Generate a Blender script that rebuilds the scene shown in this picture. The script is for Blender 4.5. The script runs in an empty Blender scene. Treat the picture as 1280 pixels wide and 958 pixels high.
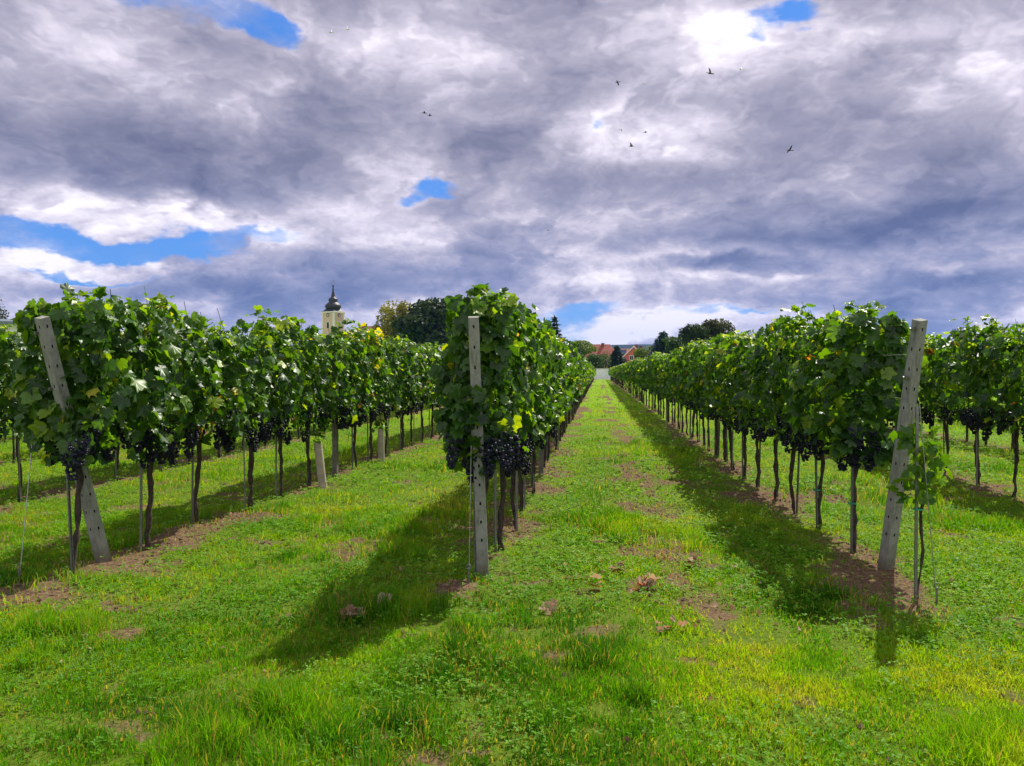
import bpy, math, random
import numpy as np
from mathutils import Vector, Matrix, Quaternion

random.seed(7)
rng = np.random.default_rng(11)
R = math.radians
SC = bpy.context.scene
COL = SC.collection

# ------------------------------------------------------------------ camera
F = 950.0                       # focal length in photo pixels (1280 x 958)
CAM_H, YAW, PITCH = 1.5, 6.5, 0.9
cam_d = bpy.data.cameras.new('camera')
cam_d.sensor_width = 36
cam_d.lens = 36 * F / 1280
cam_d.clip_start, cam_d.clip_end = 0.05, 12000
cam = bpy.data.objects.new('camera', cam_d)
COL.objects.link(cam)
cam.location = (0, 0, CAM_H)
cam.rotation_euler = (R(90 - PITCH), 0, R(YAW))
SC.camera = cam
CM = cam.rotation_euler.to_matrix()


def ray(px, py):
    return CM @ Vector(((px - 640) / F, -(py - 479) / F, -1))


def P(px, py, Y):
    """the point on the sight line of a photo pixel that stands at world y = Y"""
    d = ray(px, py)
    return Vector((0, 0, CAM_H)) + d * (Y / d.y)


def G(px, py, z=0.0):
    d = ray(px, py)
    return Vector((0, 0, CAM_H)) + d * ((z - CAM_H) / d.z)


def azel(px, py):
    d = ray(px, py).normalized()
    return math.atan2(d.x, d.y), math.asin(d.z)


# ------------------------------------------------------------------ light
SUN_AZ, SUN_EL = 27.0, 50.0
sdir = Vector((math.sin(R(SUN_AZ)) * math.cos(R(SUN_EL)), math.cos(R(SUN_AZ)) * math.cos(R(SUN_EL)), math.sin(R(SUN_EL))))
sun_d = bpy.data.lights.new('sun', 'SUN')
sun_d.energy = 4.8
sun_d.angle = R(0.5)
sun_d.color = (1.0, 0.94, 0.82)
sun = bpy.data.objects.new('sun', sun_d)
sun.rotation_euler = sdir.to_track_quat('Z', 'Y').to_euler()
sun.location = (0, 0, 40)
COL.objects.link(sun)

SC.view_settings.view_transform = 'Standard'
SC.view_settings.look = 'None'
SC.view_settings.exposure = 0.46
SC.view_settings.gamma = 1
SC.render.engine = 'CYCLES'
SC.cycles.max_bounces = 7
SC.cycles.diffuse_bounces = 3
SC.cycles.glossy_bounces = 2
SC.cycles.transmission_bounces = 4
SC.cycles.transparent_max_bounces = 4
SC.cycles.volume_bounces = 0
SC.cycles.caustics_reflective = False
SC.cycles.caustics_refractive = False
SC.cycles.sample_clamp_indirect = 6
SC.cycles.use_denoising = True


class NT:
    """short hand for node trees"""
    def __init__(s, tree):
        s.t, s.n, s.l = tree, tree.nodes, tree.links

    def put(s, sock, v):
        if isinstance(v, bpy.types.NodeSocket):
            s.l.new(v, sock)
        elif v is not None:
            sock.default_value = v

    def m(s, op, a, b=None, c=None, clamp=False):
        n = s.n.new('ShaderNodeMath')
        n.operation = op
        n.use_clamp = clamp
        for i, v in enumerate((a, b, c)):
            s.put(n.inputs[i], v)
        return n.outputs[0]

    def vm(s, op, a, b=None):
        n = s.n.new('ShaderNodeVectorMath')
        n.operation = op
        s.put(n.inputs[0], a)
        if b is not None:
            s.put(n.inputs[3 if op == 'SCALE' else 1], b)
        return n.outputs[1 if op in ('LENGTH', 'DOT_PRODUCT') else 0]

    def noise(s, vec, scale, detail=4, rough=0.55, dist=0.0, color=False, w=None):
        n = s.n.new('ShaderNodeTexNoise')
        if w is not None:
            n.noise_dimensions = '4D'
            n.inputs['W'].default_value = w
        s.put(n.inputs['Vector'], vec)
        n.inputs['Scale'].default_value = scale
        n.inputs['Detail'].default_value = detail
        n.inputs['Roughness'].default_value = rough
        n.inputs['Distortion'].default_value = dist
        return n.outputs[1 if color else 0]

    def smooth(s, v, a, b):
        n = s.n.new('ShaderNodeMapRange')
        n.interpolation_type = 'SMOOTHSTEP'
        s.put(n.inputs[0], v)
        n.inputs[1].default_value, n.inputs[2].default_value = a, b
        return n.outputs[0]

    def ramp(s, v, stops, interp='LINEAR'):
        n = s.n.new('ShaderNodeValToRGB')
        cr = n.color_ramp
        cr.interpolation = interp
        while len(cr.elements) < len(stops):
            cr.elements.new(0.5)
        for e, (p, c) in zip(cr.elements, stops):
            e.position = p
            e.color = (*c, 1) if len(c) == 3 else c
        s.put(n.inputs[0], v)
        return n.outputs[0]

    def mix(s, f, a, b, mode='MIX'):
        n = s.n.new('ShaderNodeMix')
        n.data_type = 'RGBA'
        n.blend_type = mode
        s.put(n.inputs[0], f)
        for k, v in ((6, a), (7, b)):
            if isinstance(v, tuple) and len(v) == 3:
                v = (*v, 1)
            s.put(n.inputs[k], v)
        return n.outputs[2]


# ------------------------------------------------------------------ sky: Nishita blue behind broken cloud
W = bpy.data.worlds.new('World')
SC.world = W
W.use_nodes = True
nt = NT(W.node_tree)
nt.n.clear()
sky = nt.n.new('ShaderNodeTexSky')
sky.sky_type = 'NISHITA'
sky.sun_disc = False
sky.sun_elevation = R(SUN_EL)
sky.sun_rotation = R(SUN_AZ)
sky.air_density, sky.dust_density, sky.ozone_density = 1.0, 0.3, 3.0
tc = nt.n.new('ShaderNodeTexCoord').outputs['Generated']
sep = nt.n.new('ShaderNodeSeparateXYZ')
nt.l.new(tc, sep.inputs[0])
dx, dy, dz = sep.outputs
zp = nt.m('MAXIMUM', dz, 0.0)
zc = nt.m('ADD', zp, 0.50)
comb = nt.n.new('ShaderNodeCombineXYZ')
nt.l.new(nt.m('DIVIDE', dx, zc), comb.inputs[0])
nt.l.new(nt.m('DIVIDE', dy, zc), comb.inputs[1])
nt.l.new(nt.m('MULTIPLY', zp, 1.5), comb.inputs[2])
plane = comb.outputs[0]
az0 = nt.m('ARCTAN2', dx, dy)
el0 = nt.m('ARCSINE', dz)
# frayed edges: the directions are bent by noise before the openings are placed
wc = nt.noise(plane, 3.4, 5, 0.60, color=True)
ws = nt.n.new('ShaderNodeSeparateColor')
nt.l.new(wc, ws.inputs[0])
azw = nt.m('ADD', az0, nt.m('MULTIPLY', nt.m('SUBTRACT', ws.outputs[0], 0.5), 0.28))
elw = nt.m('ADD', el0, nt.m('MULTIPLY', nt.m('SUBTRACT', ws.outputs[1], 0.5), 0.13))


def blobs(lst, az=azw, el=elw):
    tot = None
    for px, py, rx, ry, amp in lst:
        a, e = azel(px, py)
        a1, _ = azel(px + rx, py)
        _, e1 = azel(px, py - ry)
        u = nt.m('MULTIPLY', nt.m('SUBTRACT', az, a), 1 / max(1e-4, abs(a1 - a)))
        v = nt.m('MULTIPLY', nt.m('SUBTRACT', el, e), 1 / max(1e-4, abs(e1 - e)))
        q = nt.m('MULTIPLY_ADD', u, u, nt.m('MULTIPLY', v, v))
        g = nt.m('EXPONENT', nt.m('MULTIPLY', q, -1.0))
        tot = nt.m('MULTIPLY', g, amp) if tot is None else nt.m('MULTIPLY_ADD', g, amp, tot)
    return tot


hole = blobs([(270, 22, 90, 30, 1.1), (345, 48, 48, 22, .9), (548, 228, 44, 17, 1.0), (510, 246, 24, 12, .75), (40, 288, 110, 23, 1.1), (150, 300, 110, 21, 1.05), (235, 303, 60, 18, .6),
              (315, 284, 62, 12, 1.0), (985, 8, 64, 16, 1.0), (935, 38, 30, 9, .55), (738, 388, 58, 18, 1.0), (110, 343, 110, 7, .9), (752, 152, 14, 8, .5),
              (900, 405, 100, 11, .7), (700, 418, 70, 14, .5), (1200, 402, 120, 8, .55), (-300, 200, 160, 60, 1.0), (1600, 100, 160, 60, 1.0)])
n_edge = nt.m('ADD', nt.m('MULTIPLY', nt.noise(plane, 4.2, 9, 0.62, 0.5, w=2.0), 0.55), nt.m('MULTIPLY', nt.noise(plane, 11.0, 8, 0.64, 0.3, w=3.0), 0.45))
blue = nt.smooth(nt.m('ADD', hole, nt.m('MULTIPLY', nt.m('SUBTRACT', n_edge, 0.5), 2.6)), 0.36, 0.86)
# cloud brightness: relief of the cloud mass towards the sun + broad light and dark masses
n1 = nt.noise(plane, 1.75, 9, 0.52, 0.2)
n2 = nt.noise(nt.vm('ADD', plane, (0.055, 0.09, 0.05)), 1.75, 9, 0.52, 0.2)
n3 = nt.noise(plane, 6.0, 9, 0.56, 0.0, w=5.0)
bent = nt.vm('ADD', plane, nt.vm('SCALE', wc, 0.40))


def puff(vec, scale):
    """cauliflower heads: smooth cells at several sizes"""
    v_ = nt.n.new('ShaderNodeTexVoronoi')
    v_.feature = 'F1'
    v_.normalize = True
    nt.put(v_.inputs['Vector'], vec)
    v_.inputs['Scale'].default_value = scale
    v_.inputs['Detail'].default_value = 3.0
    v_.inputs['Roughness'].default_value = 0.55
    v_.inputs['Lacunarity'].default_value = 2.3
    return v_.outputs['Distance']


p1 = puff(bent, 3.8)
p2 = puff(nt.vm('ADD', bent, (0.024, 0.045, 0.04)), 3.8)
relief = nt.m('ADD', nt.m('MULTIPLY', nt.m('SUBTRACT', n1, n2), 0.75), nt.m('MULTIPLY', nt.m('SUBTRACT', p2, p1), 1.45))
relief = nt.m('ADD', relief, nt.m('MULTIPLY', nt.m('SUBTRACT', n1, 0.5), -0.45))
masses = blobs([(500, 60, 120, 45, .26), (225, 105, 120, 34, .26), (70, 60, 120, 45, .08), (905, 45, 95, 42, .44), (1130, 25, 110, 30, .30), (1245, 62, 60, 34, .36), (830, 168, 100, 26, .34),
                (745, 140, 60, 34, .30), (470, 205, 70, 45, .28), (110, 252, 150, 15, .38), (240, 272, 70, 14, .32), (420, 265, 90, 18, .22), (50, 325, 110, 16, .34), (200, 330, 80, 14, .2),
                (1135, 112, 44, 20, .30), (590, 285, 120, 13, .20), (725, 345, 70, 16, .34), (780, 312, 140, 11, .26), (940, 305, 60, 14, .16), (1230, 320, 80, 10, .26),
                (640, 400, 110, 20, .26), (800, 415, 120, 18, .40), (350, 285, 80, 14, .2), (1265, 385, 50, 14, .40), (590, 20, 90, 50, .06), (930, 350, 130, 8, .22),
                (230, 180, 190, 46, -.28), (60, 165, 120, 55, -.22), (160, 225, 130, 16, -.20), (640, 130, 100, 50, -.18), (560, 165, 70, 30, -.16), (700, 30, 90, 40, -.14), (1020, 180, 130, 62, -.22),
                (1170, 272, 170, 30, -.46), (1000, 285, 130, 26, -.32), (920, 326, 52, 12, -.50), (1190, 345, 140, 18, -.36), (820, 225, 120, 34, -.26), (1200, 200, 90, 30, -.2),
                (320, 372, 130, 30, -.40), (520, 352, 130, 22, -.36), (680, 305, 70, 14, -.24), (1100, 388, 150, 14, -.30), (420, 130, 70, 34, -.12), (100, 372, 100, 12, -.2), (600, 320, 90, 12, -.2), (720, 428, 180, 16, .34), (250, 400, 200, 16, .22), (480, 395, 80, 14, .28), (1100, 410, 160, 12, .18), (450, 300, 90, 8, .16)])
edge = nt.m('MULTIPLY', nt.smooth(hole, 0.08, 0.5), 0.10)
# unseen cloud opposite the sun is lit full on, brightness added to fill shadows
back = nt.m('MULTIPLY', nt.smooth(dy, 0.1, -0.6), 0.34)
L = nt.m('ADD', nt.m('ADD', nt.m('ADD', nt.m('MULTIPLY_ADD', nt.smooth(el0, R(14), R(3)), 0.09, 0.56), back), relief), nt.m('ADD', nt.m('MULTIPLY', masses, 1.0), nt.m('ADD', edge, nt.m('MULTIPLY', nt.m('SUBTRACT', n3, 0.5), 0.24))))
hi = nt.ramp(L, [(0.0, (.115, .125, .20)), (0.25, (.20, .205, .28)), (0.45, (.30, .295, .37)), (0.62, (.42, .405, .475)), (0.82, (.68, .64, .71)), (1.0, (.98, .95, .98))])
lo = nt.ramp(L, [(0.0, (.10, .13, .26)), (0.25, (.18, .21, .34)), (0.45, (.28, .30, .43)), (0.62, (.42, .41, .51)), (0.82, (.70, .66, .72)), (1.0, (.98, .94, .94))])
cloud = nt.mix(nt.smooth(el0, R(5), R(16)), lo, hi)
# the cloud layer thins to a bluish veil low over the horizon
skyc = nt.mix(0.62, nt.mix(1.0, sky.outputs[0], (.05, .075, .105), 'MULTIPLY'), (.050, .20, .62))
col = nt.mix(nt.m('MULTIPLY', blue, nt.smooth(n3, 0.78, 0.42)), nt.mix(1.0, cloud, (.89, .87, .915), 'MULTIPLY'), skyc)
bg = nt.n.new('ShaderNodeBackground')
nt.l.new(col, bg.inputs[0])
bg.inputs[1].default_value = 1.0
out = nt.n.new('ShaderNodeOutputWorld')
nt.l.new(bg.outputs[0], out.inputs[0])


# ------------------------------------------------------------------ helpers
def tag(o, label=None, cat=None, group=None, kind=None):
    for k, v in (('label', label), ('category', cat), ('group', group), ('kind', kind)):
        if v:
            o[k] = v
    return o


def empty(name, loc, label=None, cat=None, group=None, rz=0):
    o = bpy.data.objects.new(name, None)
    o.empty_display_size = 0.1
    o.location = loc
    o.rotation_euler = (0, 0, rz)
    COL.objects.link(o)
    return tag(o, label, cat, group)


class MB:
    """collects faces; build() links them as one mesh object"""
    def __init__(s):
        s.v, s.f, s.tone, s.mi = [], [], [], []
        s.nv = 0
        s.smooth = []

    def add(s, verts, faces, tone=0.5, mi=0, smooth=False):
        verts = np.asarray(verts, dtype=np.float64).reshape(-1, 3)
        s.v.append(verts)
        t = np.full(len(verts), tone) if np.isscalar(tone) else np.asarray(tone)
        s.tone.append(t)
        for grp in (faces if isinstance(faces, tuple) else (faces,)):
            fa = np.asarray(grp)
            if fa.ndim == 2:
                s.f.append(fa + s.nv)
                s.mi.append(np.full(len(fa), mi))
                s.smooth.append(np.full(len(fa), smooth))
        s.nv += len(verts)
        return s

    def polys(s, verts, faces, mi=0, smooth=False, tone=0.5):
        by = {}
        for f in faces:
            by.setdefault(len(f), []).append(f)
        return s.add(verts, tuple(np.array(v) for v in by.values()), tone, mi, smooth)

    def box(s, c, d, rz=0.0, mi=0, tone=0.5, M=None):
        x, y, z = [q / 2 for q in d]
        v = np.array([(a, b, e) for e in (-z, z) for b in (-y, y) for a in (-x, x)])
        if rz:
            ca, sa = math.cos(rz), math.sin(rz)
            v = np.stack([v[:, 0] * ca - v[:, 1] * sa, v[:, 0] * sa + v[:, 1] * ca, v[:, 2]], 1)
        v = v + np.array(c)
        if M is not None:
            v = v @ np.array(M.to_3x3()).T + np.array(M.translation)
        return s.add(v, np.array([(0, 2, 3, 1), (4, 5, 7, 6), (0, 1, 5, 4), (2, 6, 7, 3), (0, 4, 6, 2), (1, 3, 7, 5)]), tone, mi)

    def tube(s, pts, rad, n=8, mi=0, tone=0.5, cap=True):
        pts = np.asarray(pts, float)
        k = len(pts)
        rad = np.full(k, rad) if np.isscalar(rad) else np.asarray(rad, float)
        d = np.gradient(pts, axis=0)
        d /= np.linalg.norm(d, axis=1)[:, None] + 1e-12
        up = np.array([0.0, 1.0, 0.0]) if abs(d[0][2]) > 0.9 else np.array([0.0, 0.0, 1.0])
        a = np.cross(d, up)
        a /= np.linalg.norm(a, axis=1)[:, None] + 1e-12
        b = np.cross(d, a)
        t = np.arange(n) * 2 * math.pi / n
        v = pts[:, None, :] + rad[:, None, None] * (np.cos(t)[None, :, None] * a[:, None, :] + np.sin(t)[None, :, None] * b[:, None, :])
        i, j = np.meshgrid(np.arange(k - 1), np.arange(n), indexing='ij')
        f = np.stack([i * n + j, i * n + (j + 1) % n, (i + 1) * n + (j + 1) % n, (i + 1) * n + j], -1).reshape(-1, 4)
        s.add(v.reshape(-1, 3), f, tone, mi, True)
        if cap:
            for base, c, rev in ((0, pts[0], True), ((k - 1) * n, pts[-1], False)):
                ring = v.reshape(-1, 3)[base:base + n]
                vv = np.vstack([ring, c[None]])
                ff = np.array([((q + 1) % n, q, n) if rev else (q, (q + 1) % n, n) for q in range(n)])
                s.add(vv, ff, tone, mi)
        return s

    def lathe(s, prof, c=(0, 0, 0), n=16, mi=0, tone=0.5, smooth=True):
        prof = np.asarray(prof, float)
        t = np.arange(n) * 2 * math.pi / n
        v = np.stack([prof[:, 0][:, None] * np.cos(t), prof[:, 0][:, None] * np.sin(t), np.repeat(prof[:, 1][:, None], n, 1)], -1) + np.array(c)
        k = len(prof)
        i, j = np.meshgrid(np.arange(k - 1), np.arange(n), indexing='ij')
        f = np.stack([i * n + j, i * n + (j + 1) % n, (i + 1) * n + (j + 1) % n, (i + 1) * n + j], -1).reshape(-1, 4)
        return s.add(v.reshape(-1, 3), f, tone, mi, smooth)

    def mesh(s, name, mats):
        me = bpy.data.meshes.new(name)
        v = np.concatenate(s.v)
        me.vertices.add(len(v))
        me.vertices.foreach_set('co', v.astype(np.float32).ravel())
        tot = np.concatenate([np.full(len(f), f.shape[1]) for f in s.f])
        loops = np.concatenate([f.ravel() for f in s.f])
        start = np.concatenate([[0], np.cumsum(tot)[:-1]])
        me.loops.add(len(loops))
        me.loops.foreach_set('vertex_index', loops.astype(np.int32))
        me.polygons.add(len(tot))
        me.polygons.foreach_set('loop_start', start.astype(np.int32))
        me.polygons.foreach_set('loop_total', tot.astype(np.int32))
        me.polygons.foreach_set('material_index', np.concatenate(s.mi).astype(np.int32))
        me.polygons.foreach_set('use_smooth', np.concatenate(s.smooth).astype(bool))
        at = me.attributes.new('tone', 'FLOAT', 'POINT')
        at.data.foreach_set('value', np.concatenate(s.tone).astype(np.float32))
        me.update(calc_edges=True)
        for m in (mats if isinstance(mats, (list, tuple)) else [mats]):
            me.materials.append(m)
        return me

    def build(s, name, mats, parent=None, loc=None):
        o = bpy.data.objects.new(name, s.mesh(name, mats))
        COL.objects.link(o)
        if parent is not None:
            o.parent = parent
        if loc is not None:
            o.location = loc
        return o


def link_mesh(name, me, parent=None, loc=(0, 0, 0)):
    o = bpy.data.objects.new(name, me)
    COL.objects.link(o)
    o.parent = parent
    o.location = loc
    return o


def vnoise(x, y, seed=0):
    x, y = np.asarray(x, float), np.asarray(y, float)
    ix, iy = np.floor(x).astype(np.int64), np.floor(y).astype(np.int64)
    fx, fy = x - ix, y - iy
    fx, fy = fx * fx * (3 - 2 * fx), fy * fy * (3 - 2 * fy)

    def h(a, b):
        q = (a * 374761393 + b * 668265263 + seed * 1442695041) & 0xFFFFFFFF
        q = ((q ^ (q >> 13)) * 1274126177) & 0xFFFFFFFF
        return ((q ^ (q >> 16)) & 0xFFFF) / 65535.0
    return (h(ix, iy) * (1 - fx) + h(ix + 1, iy) * fx) * (1 - fy) + (h(ix, iy + 1) * (1 - fx) + h(ix + 1, iy + 1) * fx) * fy


def fbm(x, y, seed=0, octv=4):
    s, a, t = 0.0, 0.5, 0.0
    for k in range(octv):
        s = s + a * vnoise(x * 2 ** k, y * 2 ** k, seed + k * 17)
        t += a
        a *= 0.55
    return s / t


def sstep(v, a, b):
    t = np.clip((v - a) / (b - a), 0, 1)
    return t * t * (3 - 2 * t)


# ------------------------------------------------------------------ materials
def mat(name):
    m = bpy.data.materials.new(name)
    m.use_nodes = True
    n = NT(m.node_tree)
    b = m.node_tree.nodes['Principled BSDF']
    return m, n, b


def simple(name, c, rough=0.7, metal=0.0, var=0.25, scale=8.0, bump=0.0, bscale=40.0, spec=0.4):
    m, n, b = mat(name)
    co = n.n.new('ShaderNodeTexCoord').outputs['Object']
    no = n.noise(co, scale, 6, 0.6)
    d = tuple(x * (1 - var) for x in c)
    u = tuple(min(1, x * (1 + var)) for x in c)
    n.l.new(n.ramp(no, [(0.3, d), (0.7, u)]), b.inputs['Base Color'])
    b.inputs['Roughness'].default_value = rough
    b.inputs['Metallic'].default_value = metal
    b.inputs['Specular IOR Level'].default_value = spec
    if bump:
        bp = n.n.new('ShaderNodeBump')
        bp.inputs['Strength'].default_value = bump
        bp.inputs['Distance'].default_value = 0.01
        n.l.new(n.noise(co, bscale, 6, 0.65), bp.inputs['Height'])
        n.l.new(bp.outputs[0], b.inputs['Normal'])
    return m


def leafy(name, stops, trans=0.4, tcol=(1.5, 1.5, 0.6), rough=0.45, spec=0.5, objvar=0.0, scale=0.0):
    """leaf: colour from the per-leaf tone, light passing through from behind"""
    m, n, b = mat(name)
    at = n.n.new('ShaderNodeAttribute')
    at.attribute_name = 'tone'
    t = at.outputs['Fac']
    if objvar:
        oi = n.n.new('ShaderNodeObjectInfo')
        t = n.m('MULTIPLY_ADD', n.m('SUBTRACT', oi.outputs['Random'], 0.5), objvar, t)
    c = n.ramp(t, stops)
    if scale:
        co = n.n.new('ShaderNodeTexCoord').outputs['Object']
        f = n.noise(co, scale, 3, 0.6)
        c = n.mix(1.0, c, n.ramp(f, [(0.25, (.72, .76, .7)), (0.75, (1.25, 1.22, 1.2))]), 'MULTIPLY')
    n.l.new(c, b.inputs['Base Color'])
    b.inputs['Roughness'].default_value = rough
    b.inputs['Specular IOR Level'].default_value = spec
    tr = n.n.new('ShaderNodeBsdfTranslucent')
    n.l.new(n.mix(1.0, c, tcol, 'MULTIPLY'), tr.inputs[0])
    mx = n.n.new('ShaderNodeMixShader')
    mx.inputs[0].default_value = trans
    n.l.new(b.outputs[0], mx.inputs[1])
    n.l.new(tr.outputs[0], mx.inputs[2])
    n.l.new(mx.outputs[0], m.node_tree.nodes['Material Output'].inputs[0])
    return m


M_VINE = leafy('vine_leaf', [(0.0, (.014, .052, .010)), (0.45, (.040, .118, .010)), (0.78, (.10, .215, .010)), (0.90, (.22, .33, .015)),
                             (0.955, (.36, .34, .03)), (0.985, (.28, .10, .03)), (1.0, (.12, .05, .025))], 0.42, (3.3, 2.7, .4), 0.42, 0.5, 0.07, 18)
M_GRASS = leafy('grass_blade', [(0.0, (.035, .145, .004)), (0.45, (.115, .30, .004)), (0.8, (.28, .43, .006)), (0.9, (.36, .34, .04)), (1.0, (.34, .21, .09))], 0.5, (1.7, 1.6, .6), 0.6, 0.14)
M_CLOVER = leafy('clover_leaf', [(0.0, (.05, .17, .008)), (0.5, (.12, .30, .008)), (1.0, (.27, .42, .015))], 0.4, (1.7, 1.6, .6), 0.55, 0.2)
M_DRY = leafy('dry_leaf', [(0.0, (.15, .09, .055)), (0.5, (.34, .22, .13)), (0.85, (.52, .39, .28)), (1.0, (.44, .14, .03))], 0.35, (1.2, 1, .8), 0.7, 0.25, 0, 30)
M_BARK = simple('vine_bark', (.055, .040, .030), 0.9, 0, 0.65, 26, 1.0, 70)
M_TREEBARK = simple('tree_bark', (.07, .05, .035), 0.9, 0, 0.4, 4)
M_CONC, n, b = mat('post_concrete')
co = n.n.new('ShaderNodeTexCoord').outputs['Object']
mp = n.n.new('ShaderNodeMapping')
mp.inputs['Scale'].default_value = (1, 1, .16)
n.l.new(co, mp.inputs[0])
sz = n.n.new('ShaderNodeSeparateXYZ')
n.l.new(co, sz.inputs[0])
c0 = n.ramp(n.noise(co, 14, 8, .7), [(.25, (.17, .175, .15)), (.5, (.27, .275, .245)), (.8, (.38, .38, .345))])
c0 = n.mix(n.m('MULTIPLY', n.smooth(n.noise(mp.outputs[0], 26, 6, .65), .48, .70), .75), c0, (.115, .125, .09))
c0 = n.mix(n.m('MULTIPLY', n.smooth(n.noise(co, 60, 4, .6), .60, .72), .6), c0, (.36, .36, .31))
c0 = n.mix(n.m('MULTIPLY', n.smooth(n.m('ADD', sz.outputs[2], n.m('MULTIPLY', n.noise(co, 16, 5, .7), .35)), .42, .10), .8), c0, (.13, .105, .065))
n.l.new(c0, b.inputs['Base Color'])
b.inputs['Roughness'].default_value = .9
b.inputs['Specular IOR Level'].default_value = .25
bp = n.n.new('ShaderNodeBump')
bp.inputs['Strength'].default_value = .7
bp.inputs['Distance'].default_value = .004
n.l.new(n.noise(co, 90, 7, .7), bp.inputs['Height'])
n.l.new(bp.outputs[0], b.inputs['Normal'])
M_HOLE = simple('post_hole', (.02, .02, .02), 0.9)
M_STEEL = simple('galvanised_steel', (.20, .20, .19), 0.45, 0.7, 0.3, 30)
M_WIRE = simple('wire_steel', (.38, .38, .37), 0.4, 0.8, 0.2, 30)
M_TIE = simple('green_tie', (.02, .30, .16), 0.5)
M_GRAPE = simple('grape_skin', (.009, .010, .026), 0.5, 0, 0.6, 45, spec=0.32)
M_TUBE = simple('grow_tube_card', (.42, .36, .28), 0.8, 0, 0.25, 10)
M_SOIL = simple('soil', (.20, .14, .085), 0.95, 0, 0.45, 14, 1.0, 45, 0.1)

# ------------------------------------------------------------------ ground
ROWS = {'C': -0.83, 'R': 2.06, 'L': -3.71, 'Q': 4.94, 'K': -6.57}
SP = 0.90
ROWX = np.array([-0.83 + 2.88 * k for k in range(-6, 7)])
mounds = [(225, 672, .20, .07), (1075, 715, .26, .04), (570, 738, .22, .035), (110, 722, .30, .05), (20, 752, .40, .05), (1150, 765, .22, .03),
          (330, 650, .2, .035), (170, 705, .22, .04), (250, 665, .18, .03)]
MO = [(G(a, b).x, G(a, b).y, r, h) for a, b, r, h in mounds]


def rowd(x):
    return np.min(np.abs(np.asarray(x)[..., None] - ROWX), axis=-1)


def bare(x, y):
    """how bare the soil is: strips under the vines, worn patches elsewhere"""
    x, y = np.asarray(x, float), np.asarray(y, float)
    d = rowd(x + (fbm(x * 1.3, y * 1.3, 3, 3) - 0.5) * 0.5)
    strip = np.exp(-(d / 0.30) ** 2) * sstep(y, 4.6, 5.6)
    n = fbm(x * 1.9, y * 1.9, 5, 5)
    track = np.exp(-((x - 0.55) / 0.40) ** 2) * sstep(y, 3.6, 4.6) * 0.36
    pn = fbm(x * 0.55 + 4, y * 0.8, 77, 3)
    b = strip * (0.45 + 0.55 * sstep(pn, 0.40, 0.62)) * (0.55 + 2.2 * (n - 0.42)) * 1.25 + sstep(n, 0.60, 0.76) * 0.62 + sstep(fbm(x * 3.4 + 2, y * 2.0, 47, 4), .58, .74) * .42 + sstep(fbm(x * 4.3, y * 4.3, 15, 3), .60, .74) * 0.6 * sstep(n, .42, .56) + track * sstep(fbm(x * 2.6, y * 1.1, 45, 4), 0.40, 0.62) * 2.1
    for mx, my, r, h in MO:
        b = b + 1.0 * np.exp(-((x - mx) ** 2 + (y - my) ** 2) / (r * .8) ** 2) * (.5 + 1.0 * n)
    return np.clip(b, 0, 1)


def gz(x, y):
    x, y = np.asarray(x, float), np.asarray(y, float)
    near = np.exp(-np.maximum(0, np.hypot(x, y) - 12) / 18)
    z = (fbm(x * 0.55, y * 0.55, 9, 3) - 0.5) * 0.07 * near
    z = z + (fbm(x * 5, y * 5, 21, 3) - 0.5) * 0.05 * near * (0.25 + bare(x, y))
    for mx, my, r, h in MO:
        z = z + h * np.exp(-((x - mx) ** 2 + (y - my) ** 2) / r ** 2)
    return z


def gzf(x, y):
    return float(gz(np.array([x]), np.array([y]))[0])


def axis(near0, near1, step, far0, far1, grow):
    a = list(np.arange(near0, near1 + 1e-6, step))
    s, v = step, near1
    while v < far1:
        s *= grow
        v += s
        a.append(v)
    s, v, lo = step, near0, []
    while v > far0:
        s *= grow
        v -= s
        lo.append(v)
    return np.array(lo[::-1] + a)


gx = axis(-7.5, 6.5, 0.05, -4000, 4000, 1.07)
gy = axis(2.0, 13.0, 0.05, -300, 4600, 1.06)
XX, YY = np.meshgrid(gx, gy)
ZZ = gz(XX.ravel(), YY.ravel())
nx, ny = len(gx), len(gy)
ii, jj = np.meshgrid(np.arange(ny - 1), np.arange(nx - 1), indexing='ij')
ff = np.stack([ii * nx + jj, ii * nx + jj + 1, (ii + 1) * nx + jj + 1, (ii + 1) * nx + jj], -1).reshape(-1, 4)
gb = MB().add(np.stack([XX.ravel(), YY.ravel(), ZZ], 1), ff, bare(XX.ravel(), YY.ravel()), 0, True)
M_GROUND, n, b = mat('vineyard_ground')
co = n.n.new('ShaderNodeTexCoord').outputs['Object']
at = n.n.new('ShaderNodeAttribute')
at.attribute_name = 'tone'
sp = n.n.new('ShaderNodeSeparateXYZ')
n.l.new(co, sp.inputs[0])
fine = n.noise(co, 38, 6, 0.7)
med = n.noise(co, 4.2, 6, 0.65)
soil = n.mix(med, n.ramp(fine, [(0.3, (.055, .032, .018)), (0.5, (.15, .095, .052)), (0.75, (.36, .26, .16))]),
             n.ramp(fine, [(0.3, (.06, .036, .020)), (0.7, (.23, .155, .09))]))
thatch = n.ramp(n.noise(co, 55, 5, 0.7), [(0.25, (.040, .080, .008)), (0.5, (.10, .165, .010)), (0.75, (.21, .23, .035))])
turf_far = n.ramp(n.noise(co, 6, 8, 0.72), [(0.25, (.09, .20, .005)), (0.5, (.165, .30, .006)), (0.75, (.27, .37, .012))])
fd = n.smooth(sp.outputs[1], 9.0, 34.0)
turf = n.mix(fd, thatch, turf_far)
bf = n.smooth(n.m('ADD', at.outputs['Fac'], n.m('MULTIPLY', n.m('SUBTRACT', n.noise(co, 9, 6, 0.7), 0.5), 0.5)), 0.32, 0.80)
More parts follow.
